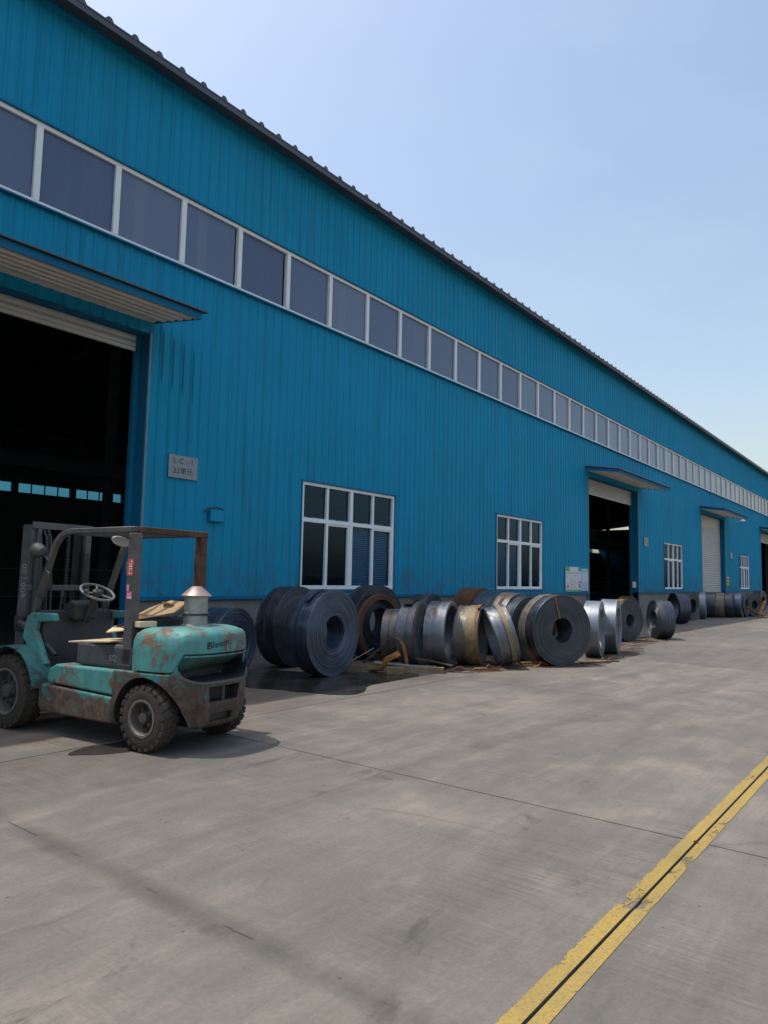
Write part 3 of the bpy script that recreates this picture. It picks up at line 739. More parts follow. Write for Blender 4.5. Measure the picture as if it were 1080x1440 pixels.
# ------------------------------------------------------------------ scrap strips and timbers among the coils
def thing1(name, mb, mat, label, cat, group=None, smooth=None):
    o = mb.build(name, mat, None, smooth); tag(o, label, cat, group); return o
def arc(c, r, a0, a1, dirx, n=14, zs=1.0):
    return [(c[0]+dirx[0]*r*math.cos(R(a0+(a1-a0)*i/n)), c[1]+dirx[1]*r*math.cos(R(a0+(a1-a0)*i/n)), c[2]+zs*r*math.sin(R(a0+(a1-a0)*i/n))) for i in range(n+1)]
dv = Vector((.62,-.78,0))
BS = thing1('bent_strip', MB().sweep([(9.73,7.95,.02),(9.73,7.75,.17),(9.73,7.55,.33),(9.73,7.40,.45),(9.735,7.30,.495)], (1,0,0), .09, .006), STRIP, 'steel strip bent into an arch with an orange rusty leg, before the grey coils', 'steel strip', 'scrap strips')
MB().sweep([(9.735,7.30,.495),(9.737,7.24,.50),(9.74,7.17,.47),(9.74,7.11,.40),(9.74,7.06,.28),(9.74,7.03,.14),(9.74,7.02,.005)], (1,0,0), .09, .007).build('rusted_leg', ORANGE, BS)
thing1('scrap_strip', MB().sweep([(8.75,7.75,.03),(8.95,7.55,.16),(9.2,7.3,.36)], (.8,.6,0), .05, .006), STRIP, 'short grey strip propped left of the rusty arch', 'steel strip', 'scrap strips')
thing1('scrap_strip', MB().sweep([(9.15,7.25,.14),(9.5,6.75,.10),(9.72,6.42,.09)], (.78,.62,.1), .11, .008), STRIP, 'shiny flat strip lying on the timber under the rusty arch', 'steel strip', 'scrap strips')
thing1('scrap_strip', MB().sweep([(9.1,7.35,.015),(9.0,7.0,.05),(9.02,6.9,.22),(9.2,6.78,.32)], (.7,-.7,0), .09, .006), ORANGE, 'curled orange strip end standing at the puddle edge', 'steel strip', 'scrap strips')
thing1('scrap_strip', MB().sweep([(9.9,6.95,.17),(9.95,6.6,.14),(10.0,6.3,.10)], (.8,.3,0), .12, .01), BROWN, 'dull brown flat bar below the grey hollow coil', 'steel strip', 'scrap strips')
tb = MB(); tb.bar((8.75,7.85,.045),(9.75,6.30,.045), .14, .09)
thing1('timber_bearer', tb, TIMBER, 'long rust stained timber bearer poking out before the hollow coils', 'timber')
tb = MB(); tb.bar((9.05,6.92,.05),(9.22,6.70,.05), .12, .10)
thing1('timber_block', tb, TIMBER, 'short timber block at the end of the puddle', 'timber')
tb = MB(); tb.bar((8.7,8.1,.04),(9.55,7.2,.04), .1, .07)
thing1('timber_bearer', tb, BROWN, 'brown bearer lying behind the rusty arch', 'timber')
tb = MB(); tb.bar((10.9,6.1,.012),(11.9,5.65,.012), .10, .018)
thing1('scrap_strip', tb, BROWN, 'flat brown strip on the ground before the leaning coil', 'steel strip', 'scrap strips')
tb = MB(); tb.bar((10.2,6.35,.012),(10.75,5.85,.012), .09, .018)
thing1('scrap_strip', tb, BROWN, 'flat brown strip on the ground before the tan banded coil', 'steel strip', 'scrap strips')
tb = MB(); tb.bar((12.0,5.75,.03),(12.15,5.78,.34), .05, .05)
thing1('steel_peg', tb, TIMBER, 'short pale peg standing between the leaning coil and charcoal coil', 'peg')
tb = MB(); tb.bar((11.6,5.9,.03),(12.15,5.62,.03), .09, .06)
thing1('timber_block', tb, ORANGE, 'orange stained chock beside the charcoal coil', 'timber')
tb = MB(); tb.bar((12.75,5.25,.012),(13.6,4.85,.012), .05, .02)
thing1('scrap_strip', tb, BROWN, 'thin strip end lying right of the charcoal coil', 'steel strip', 'scrap strips')
rn_ = random.Random(21)
WHERE = ['before the hollow coils', 'before the tan banded coil', 'before the leaning coil', 'left of the charcoal coil', 'under the leaning coil', 'right of the charcoal coil', 'before the shiny pair']
for q, (x, y) in enumerate([(10.0,6.15),(10.55,6.0),(11.1,5.72),(11.75,5.55),(11.45,5.95),(13.2,5.05),(13.9,5.0)]):
    a = rn_.uniform(-1.2, .3); L = rn_.uniform(.3, .6); pts = []
    for i in range(9):
        t = i/8; pts.append((x+L*(t-.5)*math.cos(a)+.05*math.sin(5*t), y+L*(t-.5)*math.sin(a), .012+rn_.uniform(.02,.10)*math.sin(math.pi*t)))
    thing1('strap_curl', MB().sweep(pts, (-math.sin(a), math.cos(a), .2), .03, .003), ORANGE if q % 2 else BROWN, 'curl of rusty strapping on the ground '+WHERE[q], 'steel strap', 'loose strapping')
for q, (a, b, w, l) in enumerate([((35.4,6.9,.55),(37.6,6.5,.05),.10,'long rusty bar sloping across the far cluster'), ((37.6,6.7,.05),(38.6,6.6,.75),.10,'orange rusty bar leaning up right of the far cluster'),
    ((36.9,6.6,.05),(37.5,6.5,.5),.12,'short rusty bar in the far scrap heap'), ((38.3,6.6,.04),(38.2,6.2,.5),.08,'thin upright rusty bar at the far scrap heap end'), ((36.6,6.4,.05),(37.9,6.2,.06),.14,'flat rusty bar at the foot of the far scrap heap')]):
    tb = MB(); tb.bar(a, b, w, .03); thing1('scrap_bar', tb, ORANGE if q != 3 else STRIP, l, 'steel bar', 'far scrap heap')
# ------------------------------------------------------------------ forklift
def m_paint(name, teal, dirt, amt, lowdirt):
    k = N(name); p = k.obj(); xyz = k.sep(p)
    n = k.noise(p, 3.2, 7, .72, .6); n2 = k.noise(p, 13, 6, .75); n3 = k.noise(k.mapv(p, scale=(1,1,.35)), 6, 5, .7)
    c = k.ramp(n3, [(.3, [t*.72 for t in teal]), (.7, [t*1.2 for t in teal])])
    m = k.math('MULTIPLY_ADD', n2, .4, k.math('MULTIPLY', n, .6))
    # dirt and bare rust, heavier low down
    m = k.math('ADD', m, k.ramp(k.math('MULTIPLY', xyz[2], .8), [(.16, lowdirt), (.60, 0)]))
    c = k.mix(k.ramp(m, [(.60-amt, 0), (.68-amt, 1)]), c, k.ramp(n2, [(.30, [d*.35 for d in dirt]), (.5, [d*.9 for d in dirt]), (.68, [d*1.7 for d in dirt])]))
    c = k.mix(k.ramp(n2, [(.62, 0), (.75, .6)]), c, (.035,.028,.024))
    c = k.mix(k.ramp(k.noise(p, 22, 5, .75), [(.68, 0), (.74, .7)]), c, (.32,.30,.27))
    k.bump(m, .35, .006)
    return k.fin(c, k.ramp(m, [(.4, .42), (.62, .8)]), 0, .45)
TEAL = m_paint('worn_teal_paint', (.075,.270,.255), (.135,.075,.05), .10, .10)
TEALD = m_paint('dirty_teal_paint', (.050,.225,.21), (.100,.070,.052), .062, .22)
TEALC = m_paint('grimy_counterweight_paint', (.055,.20,.185), (.085,.060,.046), .105, .24)
TEALF = m_paint('greasy_teal_paint', (.045,.19,.18), (.05,.042,.037), .13, .12)
BLACKP = flat('greasy_black_and_recess_shade', (.040,.040,.042), .55, .1, .5, .45, 7, .2, True)  # greasy black parts; also painted shade inside the rear intake
GREYP = flat('rubbed_grey_paint', (.105,.10,.098), .5, .2, .5, .4, 8, .2, True)
RUSTP = m_rust('rusty_guard_paint', (.035,.028,.027), (.16,.075,.04), .75)
RUBB = flat('dusty_tyre_rubber', (.052,.043,.035), .85, 0, .3, .4, 14, .4, True)
RIM = flat('dusty_rim', (.085,.075,.066), .7, .2, .4, .4, 12, .3, True)
RIMF = flat('rubbed_rim_edge', (.17,.155,.14), .6, .3, .4, .4, 14, .3, True)
GALV = flat('galvanised_tin', (.34,.33,.31), .5, .5, .5, .35, 9, .2, True)
CARD = flat('brown_cardboard', (.42,.29,.17), .85, 0, .2, .16, 7, .1, True)
CARDL = flat('pale_cardboard', (.66,.52,.34), .85, 0, .2, .1, 7, 0, True)
SEATM = flat('grey_engine_cover', (.065,.066,.070), .6, 0, .4, .4, 7, .2, True)
RAG = flat('dark_rag', (.05,.04,.042), .9, 0, .2, .5, 11, .3, True)
PINK = flat('red_sticker', (.55,.09,.12), .5, 0, .5, .12, 20, 0, True)
PINK2 = flat('pink_sticker', (.62,.14,.30), .5, 0, .5, .12, 20, 0, True)
YST = flat('yellow_sticker', (.42,.32,.04), .5, 0, .5, .2, 30, 0, True)
INKW = flat('white_ink', (.72,.68,.66), .7, 0, .3, .1, 30, 0, True)
CHALK = flat('chalk', (.30,.29,.275), .95, 0, .1, .3, 40, 0, True)
INKB = flat('black_marker', (.05,.075,.072), .6, 0, .3, .2, 30, 0, True)
FK = empty('forklift', (4.08, 5.38, 0), R(97))
tag(FK, 'worn teal forklift with rusty overhead guard and dusty tyres', 'forklift')
def outline(uf, uc, ur, hw, n=2.5, m=16):
    pts = [(uf, hw)]
    for i in range(6): pts.append((uf+(uc-uf)*(i+1)/6, hw))
    for i in range(1, m+1):
        t = math.pi/2*i/m
        pts.append((uc-(uc-ur)*math.sin(t)**(2/n), hw*math.cos(t)**(2/n) if i < m else 0))
    return pts + [(u, -v) for u, v in pts[::-1][1:]]
def seam(u):
    t = max(0, min(1, (-.27-u)/.07)); t = t*t*(3-2*t); return .665+.155*t
def loft(layers, cap=True):
    mb = MB(); n = len(layers[0]); vs = []; fs = []
    for L in layers: vs += L
    for i in range(len(layers)-1):
        fs += [(i*n+k, i*n+(k+1) % n, (i+1)*n+(k+1) % n, (i+1)*n+k) for k in range(n)]
    fs += [tuple(range(n))[::-1], tuple((len(layers)-1)*n+k for k in range(n))]
    return mb.add(vs, fs)
def lay(uf, uc, ur, hw, zf): return [(u, v, zf(u)) for u, v in outline(uf, uc, ur, hw)]
HW = .50
# upper casting
ly = []
for t, hw, ur, uf in ((0, HW-.012, -.448, .135), (.02, HW, -.46, .145), (.45, HW, -.455, .145), (.72, HW-.006, -.445, .142), (.87, HW-.03, -.42, .13), (.96, HW-.075, -.375, .10), (1, HW-.13, -.32, .06)):
    ly.append(lay(uf, .02, ur, hw, lambda u, t=t: (seam(u)+.007)*(1-t)+1.035*t))
up_ = loft(ly).build('engine_cover', TEAL, FK, 35)
# lower casting with arches, rear intake and drawbar pocket
ly = []
for z, hw, ur in ((.19, HW-.05, -.37), (.22, HW-.02, -.41), (.34, HW, -.452), (.50, HW, -.47), (.60, HW, -.472)):
    ly.append(lay(.38, .0, ur, hw, lambda u, z=z: z))
ly.append(lay(.38, .0, -.468, HW, lambda u: seam(u)-.012)); ly.append(lay(.375, .0, -.455, HW-.012, lambda u: seam(u)-.003))
lc = loft(ly).build('counterweight', TEALC, FK, 35)
cut = []
for s in (1, -1):
    mt = Matrix.Translation((0, s*.20, .27)) @ Matrix.Rotation(R(-90*s), 4, 'X')
    cut.append(MB().lathe([(.355, 0), (.355, .6)], 40, False, mt).build('c', BLACKP, FK))
slot = [(-.40,.802),(.40,.802),(.42,.78),(.415,.70),(.38,.635),(.30,.60),(.2,.592),(-.2,.592),(-.30,.60),(-.38,.635),(-.415,.70),(-.42,.78)]
cut.append(MB().prism(slot, 'x', -.9, -.10).build('c', BLACKP, FK))  # intake walls coloured black, the slot's deep shade put into the material
cut.append(MB().prism([(-.17,.42),(.17,.42),(.19,.55),(-.19,.55)], 'x', -.9, -.33).build('c', BLACKP, FK))
cut.append(MB().prism([(-.13,.25),(.13,.25),(.13,.32),(-.13,.32)], 'x', -.9, -.38).build('c', BLACKP, FK))
boolean(lc, cut)
pin = MB(); pin.tube([(-.435,0,.40),(-.435,0,.58)], .018, 10); pin.build('tow_pin', BLACKP, lc)
# lip below the rear intake
OLL = [q for q in outline(.38, .0, -.472, HW) if q[0] < -.30]
lip = MB().sweep([(u-.004, v*1.004, .585+.09*max(0,(abs(v)-.24)/.20)**2) for u, v in OLL], (0,0,1), .022, .014)
lip.build('intake_lip', GREYP, lc)

def wheel(u, v, Rt, Wt, side, rimr, lugs):
    mt = Matrix.Translation((u, v, Rt)) @ Matrix.Rotation(R(-90*side), 4, 'X')     # local +z -> outward
    t = MB(); h = Wt/2
    prf = [(rimr, -h+.02), (rimr+.02, -h), (Rt-.07, -h-.006), (Rt-.035, -h+.008), (Rt-.018, -h+.022), (Rt-.018, h-.022), (Rt-.035, h-.008), (Rt-.07, h+.006), (rimr+.02, h), (rimr, h-.02)]
    t.lathe(prf, 48, True, mt)
    T = t.build('wheel', RUBB, FK, 35)
    lg = MB()
    for i in range(lugs):
        a = 2*math.pi*i/lugs
        for s in (-1, 1):
            b = a+(math.pi/lugs if s > 0 else 0)
            ro = Rt-.004; ri = Rt-.020; w1 = .40*2*math.pi/lugs
            q = []
            for r_, ang in ((ri, b-w1), (ri, b+w1), (ro, b+w1*.8), (ro, b-w1*.8)):
                for z_, sk in ((s*(h-.004), 0), (s*.004, .35*2*math.pi/lugs)):
                    rr_ = r_ - (.014 if abs(z_) > .05 else 0)*(r_ > ri)
                    q.append(mt @ Vector((rr_*math.cos(ang+sk), rr_*math.sin(ang+sk), z_)))
            lg.add(q, [(0,2,3,1),(2,4,5,3),(4,6,7,5),(6,0,1,7),(0,6,4,2),(1,3,5,7)])
            # shoulder of the lug runs down the side wall
            q = []
            for r_, zo in ((Rt-.014, 0), (Rt-.045, .002)):
                for ang in (b-w1*.8, b+w1*.8):
                    for dz in (-.006, .004):
                        q.append(mt @ Vector((r_*math.cos(ang), r_*math.sin(ang), s*(h-.004+zo+dz))))
            lg.add(q, [(0,2,3,1),(4,5,7,6),(0,1,5,4),(2,6,7,3),(1,3,7,5),(0,4,6,2)])
    o = lg.build('tread', RUBB, T); o['kind'] = 'stuff'
    r = MB(); hh = h-.02
    r.lathe([(rimr+.012, hh+.012), (rimr+.012, hh+.022), (rimr-.004, hh+.022), (rimr-.016, hh+.004), (rimr-.034, hh-.055), (rimr*.66, hh-.075), (rimr*.58, hh-.05), (rimr*.36, hh-.045), (rimr*.30, hh+.01), (0, hh+.016)], 36, False, mt, False)
    r.lathe([(rimr+.01, -hh), (0, -hh+.01)], 24, False, mt)
    RM = r.build('rim', RIM, T, 30)
    MB().lathe([(rimr+.013, hh+.010), (rimr+.015, hh+.024), (rimr-.006, hh+.024), (rimr-.012, hh+.010)], 36, True, mt).build('rim_flange', RIMF, RM, 30)
    for i in range(8 if Rt > .3 else 5):
        a = 2*math.pi*i/(8 if Rt > .3 else 5)
        MB().lathe([(.014, hh-.04), (.014, hh-.008), (0, hh-.008)], 6, False, mt @ Matrix.Translation((rimr*.52*math.cos(a), rimr*.52*math.sin(a), 0))).build('wheel_nut', RIM, RM)
    if Rt > .3:
        for i in range(6):
            a = 2*math.pi*(i+.5)/6
            MB().lathe([(.028, hh-.052), (.028, hh-.047), (0, hh-.047)], 12, False, mt @ Matrix.Translation((rimr*.76*math.cos(a), rimr*.76*math.sin(a), 0))).build('rim_hole', BLACKP, RM)
for s in (1, -1):
    wheel(0, s*.415, .285, .165, s, .145, 22)
    wheel(1.78, s*.50, .355, .215, s, .205, 24)
ax = MB(); ax.tube([(0,-.36,.285),(0,.36,.285)], .05, 10); ax.tube([(1.78,-.42,.355),(1.78,.42,.355)], .09, 12); ax.build('axle', BLACKP, FK)

# frame between the wheels
for s in (1, -1):
    y0, y1 = sorted((s*.30, s*.515))
    MB().prism([(.37,.20),(1.36,.20),(1.40,.26),(1.40,.40),(1.37,.455),(.37,.425)], 'y', y0, y1).build('step_box', TEALD, FK, None, .018)
    y0, y1 = sorted((s*.30, s*.505))
    MB().prism([(.375,.440),(1.28,.470),(1.30,.52),(1.27,.60),(1.18,.645),(.375,.655)], 'y', y0, y1).build('side_panel', TEAL, FK, None, .018)
    # front fender over the drive wheel
    pts = []
    for i in range(15):
        a = R(8+150*i/14); pts.append((1.78-.425*math.cos(a)*1.0, s*.49, .355+.425*math.sin(a)))
    f = MB().sweep(pts, (0,1,0), .24, .012); FD = f.build('front_fender', TEALF, FK)
    # cowl bracket from fender to dash
    MB().prism([(1.40,.62),(1.52,.60),(1.80,.86),(1.74,1.06),(1.66,1.10),(1.32,1.10),(1.30,1.03),(1.58,1.01),(1.60,.93)], 'y', *sorted((s*.40, s*.455))).build('cowl_bracket', TEAL, FK, None, .012)
MB().box(.37, 1.45, -.30, .30, .30, .56).build('chassis', BLACKP, FK)
MB().box(1.20, 1.62, -.40, .40, .50, .545).build('floor_plate', BLACKP, FK)
MB().prism([(1.50,.54),(1.68,.56),(1.76,1.08),(1.66,1.12),(1.56,1.10)], 'y', -.39, .39).build('dash_panel', BLACKP, FK, None, .01)
MB().prism([(1.44,1.02),(1.66,1.04),(1.64,1.16),(1.52,1.22),(1.42,1.18)], 'y', -.12, .14).build('instrument_box', BLACKP, FK, None, .02)
# engine hood under the missing seat
MB().box(.225, .98, -.40, .44, .655, .865).build('seat_base', SEATM, FK, None, .03)
MB().box(.24, .62, -.38, .40, .866, .885).build('cover_lip', BLACKP, FK, None, .006)
# steering
st = MB(); mt = Matrix.Translation((1.30,.0,1.30)) @ Matrix.Rotation(R(-28), 4, 'Y')
ring = [mt @ Vector((.165*math.cos(2*math.pi*i/36), .165*math.sin(2*math.pi*i/36), 0)) for i in range(36)]
st.tube(ring, .013, 8, True)
for a in (90, 210, 330): st.tube([mt @ Vector((.03*math.cos(R(a)), .03*math.sin(R(a)), -.01)), mt @ Vector((.16*math.cos(R(a)), .16*math.sin(R(a)), 0))], .010, 6)
SW = st.build('steering_wheel', flat('worn_wheel_plastic', (.17,.17,.165), .5, 0, .5, .2, 9, 0, True), FK, 40)
hb = MB(); hb.lathe([(.05,-.03),(.05,.01),(.035,.025),(0,.028)], 20, False, mt); hb.build('hub', BLACKP, SW, 30)
kn = MB(); kn.tube([mt @ Vector((.165*math.cos(R(100)),.165*math.sin(R(100)),.0)), mt @ Vector((.165*math.cos(R(100)),.165*math.sin(R(100)),.045))], .02, 10); kn.build('knob', GREYP, SW, 40)
MB().tube([mt @ Vector((0,0,-.02)), mt @ Vector((0,0,-.34))], .035, 10).build('steering_column', BLACKP, FK, 40)
for (u, v, z, du, l) in ((1.52,.26,1.08,.03,.20),(1.47,-.22,1.05,-.04,.26),(1.47,-.28,1.05,-.04,.24)):
    lv = MB(); lv.tube([(u,v,z),(u-du,v,z+l)], .008, 6); lv.tube([(u-du,v,z+l-.02),(u-du*1.1,v,z+l+.03)], .017, 8); lv.build('lever', BLACKP, FK, 40)

# overhead guard
GH = 1.885
def gpath(v):
    P = [(1.76,v,.92),(1.60,v,1.36),(1.475,v,1.66)]
    for i in range(9):
        t = i/8; a = R(200-110*t) if False else None
        # quarter bend from sloping leg into the roof rail
        b0, b1, b2 = Vector((1.475,v,1.66)), Vector((1.40,v,GH)), Vector((1.18,v,GH))
        P.append(tuple(b0*(1-t)**2+b1*2*t*(1-t)+b2*t*t))
    return P[:2]+P[3:]+[(.30,v,GH+.005)]
for v in (.40, -.40):
    MB().sweep(gpath(v), (0,1,0), .055, .052).build('guard_rail', GREYP, FK, 35, .008)
    pm = GREYP if v > 0 else RUSTP
    MB().prism([(.245,.70),(.355,.70),(.345,GH-.03),(.25,GH-.03)], 'y', v-.04, v+.04).build('rear_post', pm, FK, None, .01)
    ft = MB(); ft.box(.22,.40,v-.06,v+.06,.668,.70); ft.build('post_foot', BLACKP, FK)
MB().box(.255, .335, -.455, .36, GH-.028, GH+.03).build('rear_crossbar', RUSTP, FK, None, .008)
MB().box(1.12, 1.17, -.37, .37, GH-.035, GH+.025).build('front_crossbar', GREYP, FK, None, .008)
for i in range(6):
    u = .43+.115*i; MB().box(u, u+.035, -.368, .368, GH-.02, GH+.02).build('roof_bar', GREYP, FK)
# mirror
mr = MB(); m2 = Matrix.Translation((.84,.12,1.80)) @ Matrix.Rotation(R(12), 4, 'X')
mr.lathe([(.0,-.012),(.075,-.012),(.085,0),(.075,.01),(0,.012)], 24, False, m2 @ Matrix.Rotation(R(90), 4, 'Y') @ Matrix.Diagonal((.55,1.35,1,1)))
MR = mr.build('mirror', flat('mirror_back', (.5,.5,.48), .35, .2, .5, .1, 9, 0, True), FK, 40)
MB().tube([(.85,.12,1.81),(.88,.16,GH)], .008, 6).build('mirror_arm', BLACKP, MR)
# head lamp on the left leg
m3 = Matrix.Translation((1.62,.46,1.70)) @ Matrix.Rotation(R(80), 4, 'Y')
hl = MB(); hl.lathe([(0,-.075),(.035,-.07),(.07,-.02),(.078,.02),(.078,.03),(0,.03)], 24, False, m3)
HL = hl.build('work_lamp', GREYP, FK, 35)
MB().lathe([(.07,.031),(.05,.045),(0,.05)], 24, False, m3).build('lens', flat('lamp_lens', (.35,.35,.33), .2, 0, .5, .1, 9, 0, True), HL, 40)
MB().tube([(1.58,.43,1.66),(1.50,.42,1.60)], .014, 8).build('bracket', BLACKP, HL, 40)
gh_ = MB(); gh_.tube([(1.52,.44,1.52),(1.44,.45,1.48),(1.42,.45,1.36),(1.50,.45,1.24),(1.60,.44,1.26)], .009, 8); gh_.build('grab_handle', BLACKP, FK, 40)

# mast
MU = 2.02
for v in (.33, -.33):
    s = 1 if v > 0 else -1
    c = MB()
    def P(u, z): return u-.0+(z-.1)*-.02
    for (a0, a1, b0, b1) in ((-.075,.075, .0,.022), (-.075,-.055, -.06,0), (.055,.075, -.06,0)):
        ya, yb = sorted((v+s*b0, v+s*b1))
        c.add([(P(MU+a0,.08),ya,.08),(P(MU+a1,.08),ya,.08),(P(MU+a1,.08),yb,.08),(P(MU+a0,.08),yb,.08),
               (P(MU+a0,1.97),ya,1.97),(P(MU+a1,1.97),ya,1.97),(P(MU+a1,1.97),yb,1.97),(P(MU+a0,1.97),yb,1.97)],
              [(0,3,2,1),(4,5,6,7),(0,1,5,4),(1,2,6,5),(2,3,7,6),(3,0,4,7)])
    c.build('mast_upright', GREYP, FK)
    ic = MB(); ic.add([(P(MU-.03,.12),v-s*.075,.12),(P(MU+.05,.12),v-s*.075,.12),(P(MU+.05,.12),v-s*.11,.12),(P(MU-.03,.12),v-s*.11,.12),
               (P(MU-.03,1.95),v-s*.075,1.95),(P(MU+.05,1.95),v-s*.075,1.95),(P(MU+.05,1.95),v-s*.11,1.95),(P(MU-.03,1.95),v-s*.11,1.95)],
              [(0,3,2,1),(4,5,6,7),(0,1,5,4),(1,2,6,5),(2,3,7,6),(3,0,4,7)]); ic.build('inner_channel', BLACKP, FK)
    MB().tube([(MU-.11,v-s*.05,.25),(MU-.14,v-s*.05,1.70)], .038, 12).build('lift_cylinder', BLACKP, FK, 40)
    MB().tube([(MU-.13,v-s*.05,1.70),(MU-.135,v-s*.05,1.93)], .022, 10).build('lift_rod', GREYP, FK, 40)
    MB().tube([(MU-.06,v+s*.05,.98),(MU-.36,v+s*.03,.86),(MU-.62,v+s*.02,.70)], [.045,.04,.02], 10).build('tilt_cylinder', BLACKP, FK, 40)
    MB().box(MU-.11, MU+.02, min(v+s*.024, v+s*.07), max(v+s*.024, v+s*.07), .90, 1.05).build('mast_bracket', BLACKP, FK, None, .01)
    # forks
    MB().prism([(MU+.14,.70),(MU+.18,.70),(MU+.19,.12),(MU+.24,.085),(MU+1.20,.055),(MU+1.20,.04),(MU+.16,.04),(MU+.14,.06)], 'y', v*.8-.055, v*.8+.055).build('fork', BLACKP, FK)
for z, h in ((1.93,.07),(.30,.10),(1.30,.06)):
    u = P(MU, z)
    MB().box(u-.10, u-.07, -.352, .352, z, z+h).build('mast_crossbar', GREYP, FK, None, .006)
MB().box(MU+.08, MU+.135, -.50, .50, .10, .20).build('carriage_bar', BLACKP, FK)
MB().box(MU+.08, MU+.135, -.50, .50, .55, .66).build('carriage_bar', BLACKP, FK)
hs = MB()
for dv_ in (.06, .0, -.05):
    hs.tube([(MU-.02,.22+dv_,1.92),(MU-.10,.24+dv_,1.98),(MU-.16,.22+dv_,1.85),(MU-.15,.18+dv_,1.4),(MU-.12,.15+dv_,.9),(MU-.3,.12+dv_,.6)], .012, 6)
hs.build('hose_set', BLACKP, FK, 40)
ch = MB()
for v in (.12,-.12):
    for i in range(46):
        z = .4+i*.034; ch.box(P(MU,z)-.02, P(MU,z)+.0, v-.016, v+.016, z, z+.026)
o = ch.build('lift_chain', BLACKP, FK); o['kind'] = 'stuff'

# exhaust canister with conical hat
EX = Matrix.Translation((-.02,-.05,0))
e_ = MB(); e_.lathe([(.125,1.025),(.13,1.03),(.125,1.045),(.108,1.05),(.106,1.14),(.112,1.145),(.112,1.155),(.106,1.16),(.106,1.30),(.10,1.305),(0,1.305)], 32, False, EX)
EC = e_.build('exhaust_canister', GALV, FK, 30)
e_ = MB(); e_.lathe([(.138,1.30),(.138,1.308),(.05,1.385),(.035,1.39),(.0,1.392),(0,1.38),(.13,1.302)], 32, False, EX); e_.build('rain_hat', flat('reddish_tin', (.34,.25,.235), .45, .5, .5, .3, 9, .1, True), EC, 30)
e_ = MB(); e_.lathe([(.110,1.128),(.116,1.13),(.116,1.142),(.110,1.144)], 32, True, EX); e_.box(-.17,-.12,-.085,-.06,1.126,1.146); e_.build('clamp', BLACKP, EC, 30)

# stickers on the left rear post, writing on cover and mast
SK = MB().box(.262, .337, .4405, .4425, 1.475, 1.625).build('sticker', PINK, FK); SK['label'] = 'red sticker with white lettering'
SK2 = MB().box(.262, .33, .4405, .4425, 1.27, 1.335).build('sticker', PINK2, FK); SK2['label'] = 'pink sticker with white lettering'
SK3 = MB().box(.30, .335, .4405, .4425, 1.337, 1.40).build('sticker', PINK2, FK)
SK4 = MB().box(.358, .3605, .365, .435, 1.49, 1.60).build('sticker', YST, FK)
def put(t, u, v, z, face, roll=0):
    if face == 'left': m = Matrix(((-1,0,0),(0,0,1),(0,1,0)))      # text x -> -u, y -> z, normal +v
    elif face == 'post': m = Matrix(((0,-1,0),(0,0,1),(-1,0,0)))
    t.matrix_local = Matrix.Translation((u, v, z)) @ m.to_4x4() @ Matrix.Rotation(R(roll), 4, 'Z')
rs = random.Random(2)
for (par, u0, u1, z0, z1, nu, nz) in ((SK, .275, .325, 1.49, 1.615, 2, 6), (SK2, .27, .322, 1.277, 1.328, 4, 2), (SK3, .308, .328, 1.345, 1.392, 1, 3)):
    for a_ in range(nu):
        for b_ in range(nz):
            if rs.random() < .2: continue
            ua = u0+(u1-u0)*a_/nu; zb_ = z0+(z1-z0)*b_/nz
            MB().box(ua, ua+(u1-u0)/nu*rs.uniform(.5,.8), .4426, .4434, zb_, zb_+(z1-z0)/nz*rs.uniform(.4,.7)).build('print_mark', INKW, par)
t = text('SQ', 'lettering', .075, CHALK, FK); put(t, .47, .4415, .745, 'left', 6)
t = text('600 | 20', 'lettering', .105, CHALK, FK); t.matrix_local = Matrix.Translation((MU-.03, .3535, 1.40)) @ Matrix(((0,1,0),(0,0,1),(1,0,0))).to_4x4()
# marker scrawl wrapped round the rear corner of the engine cover
OL = outline(.145, .02, -.457, HW)
acc = [0]
for a, b in zip(OL, OL[1:]): acc.append(acc[-1]+math.hypot(b[0]-a[0], b[1]-a[1]))
def on(s):
    for i in range(len(OL)-1):
        if acc[i+1] >= s:
            q = (s-acc[i])/max(1e-6, acc[i+1]-acc[i]); a, b = OL[i], OL[i+1]
            d = Vector((b[0]-a[0], b[1]-a[1])).normalized()
            return a[0]+(b[0]-a[0])*q, a[1]+(b[1]-a[1])*q, (-(-d.y), -d.x)
    return (*OL[-1], (0, -1))
half = acc[len(OL)//2]
t = text('Bleem', 'lettering', .085, INKB, FK)
for vtx in t.data.vertices:
    u, v, nn = on(half-.09+vtx.co.x*1.15); off = .004+vtx.co.z
    vtx.co = (u+(-.004), v+(.0 if abs(v) < .2 else .004*math.copysign(1, v)), .905+vtx.co.y+.15*(vtx.co.x))

# things lying on the forklift
MB().prism([(.19,.87),(.36,.87),(.29,1.10),(.19,1.11)], 'y', -.33, .33).build('seat_back', BLACKP, FK, None, .03)
cb = MB(); cb.add([(.36,.40,1.075),(.20,.36,1.10),(.08,.10,1.15),(.10,-.08,1.235),(.30,-.04,1.245),(.44,.10,1.17)], [(0,1,2,3,4,5)])
for v in list(cb.v): cb.v.append((v[0], v[1], v[2]+.007))
cb.f += [(11,10,9,8,7,6)] + [(i, 6+i, 6+(i+1) % 6, (i+1) % 6) for i in range(6)]
CB1 = cb.build('cardboard_sheet', CARD); tag(CB1, 'brown cardboard sheet with a pale oval, propped behind the forklift post', 'cardboard'); 
c2 = MB().box(0, .72, 0, .42, 0, .012).build('cardboard_sheet', CARDL); tag(c2, 'flattened pale cardboard on the forklift engine hood', 'cardboard')
c3 = MB().box(0, .16, 0, .10, 0, .05).build('cardboard_box', CARDL, None, None, .004); tag(c3, 'small pale carton beside the forklift rear post', 'carton')
FM = Matrix.Translation((4.08,5.38,0)) @ Matrix.Rotation(R(97), 4, 'Z')
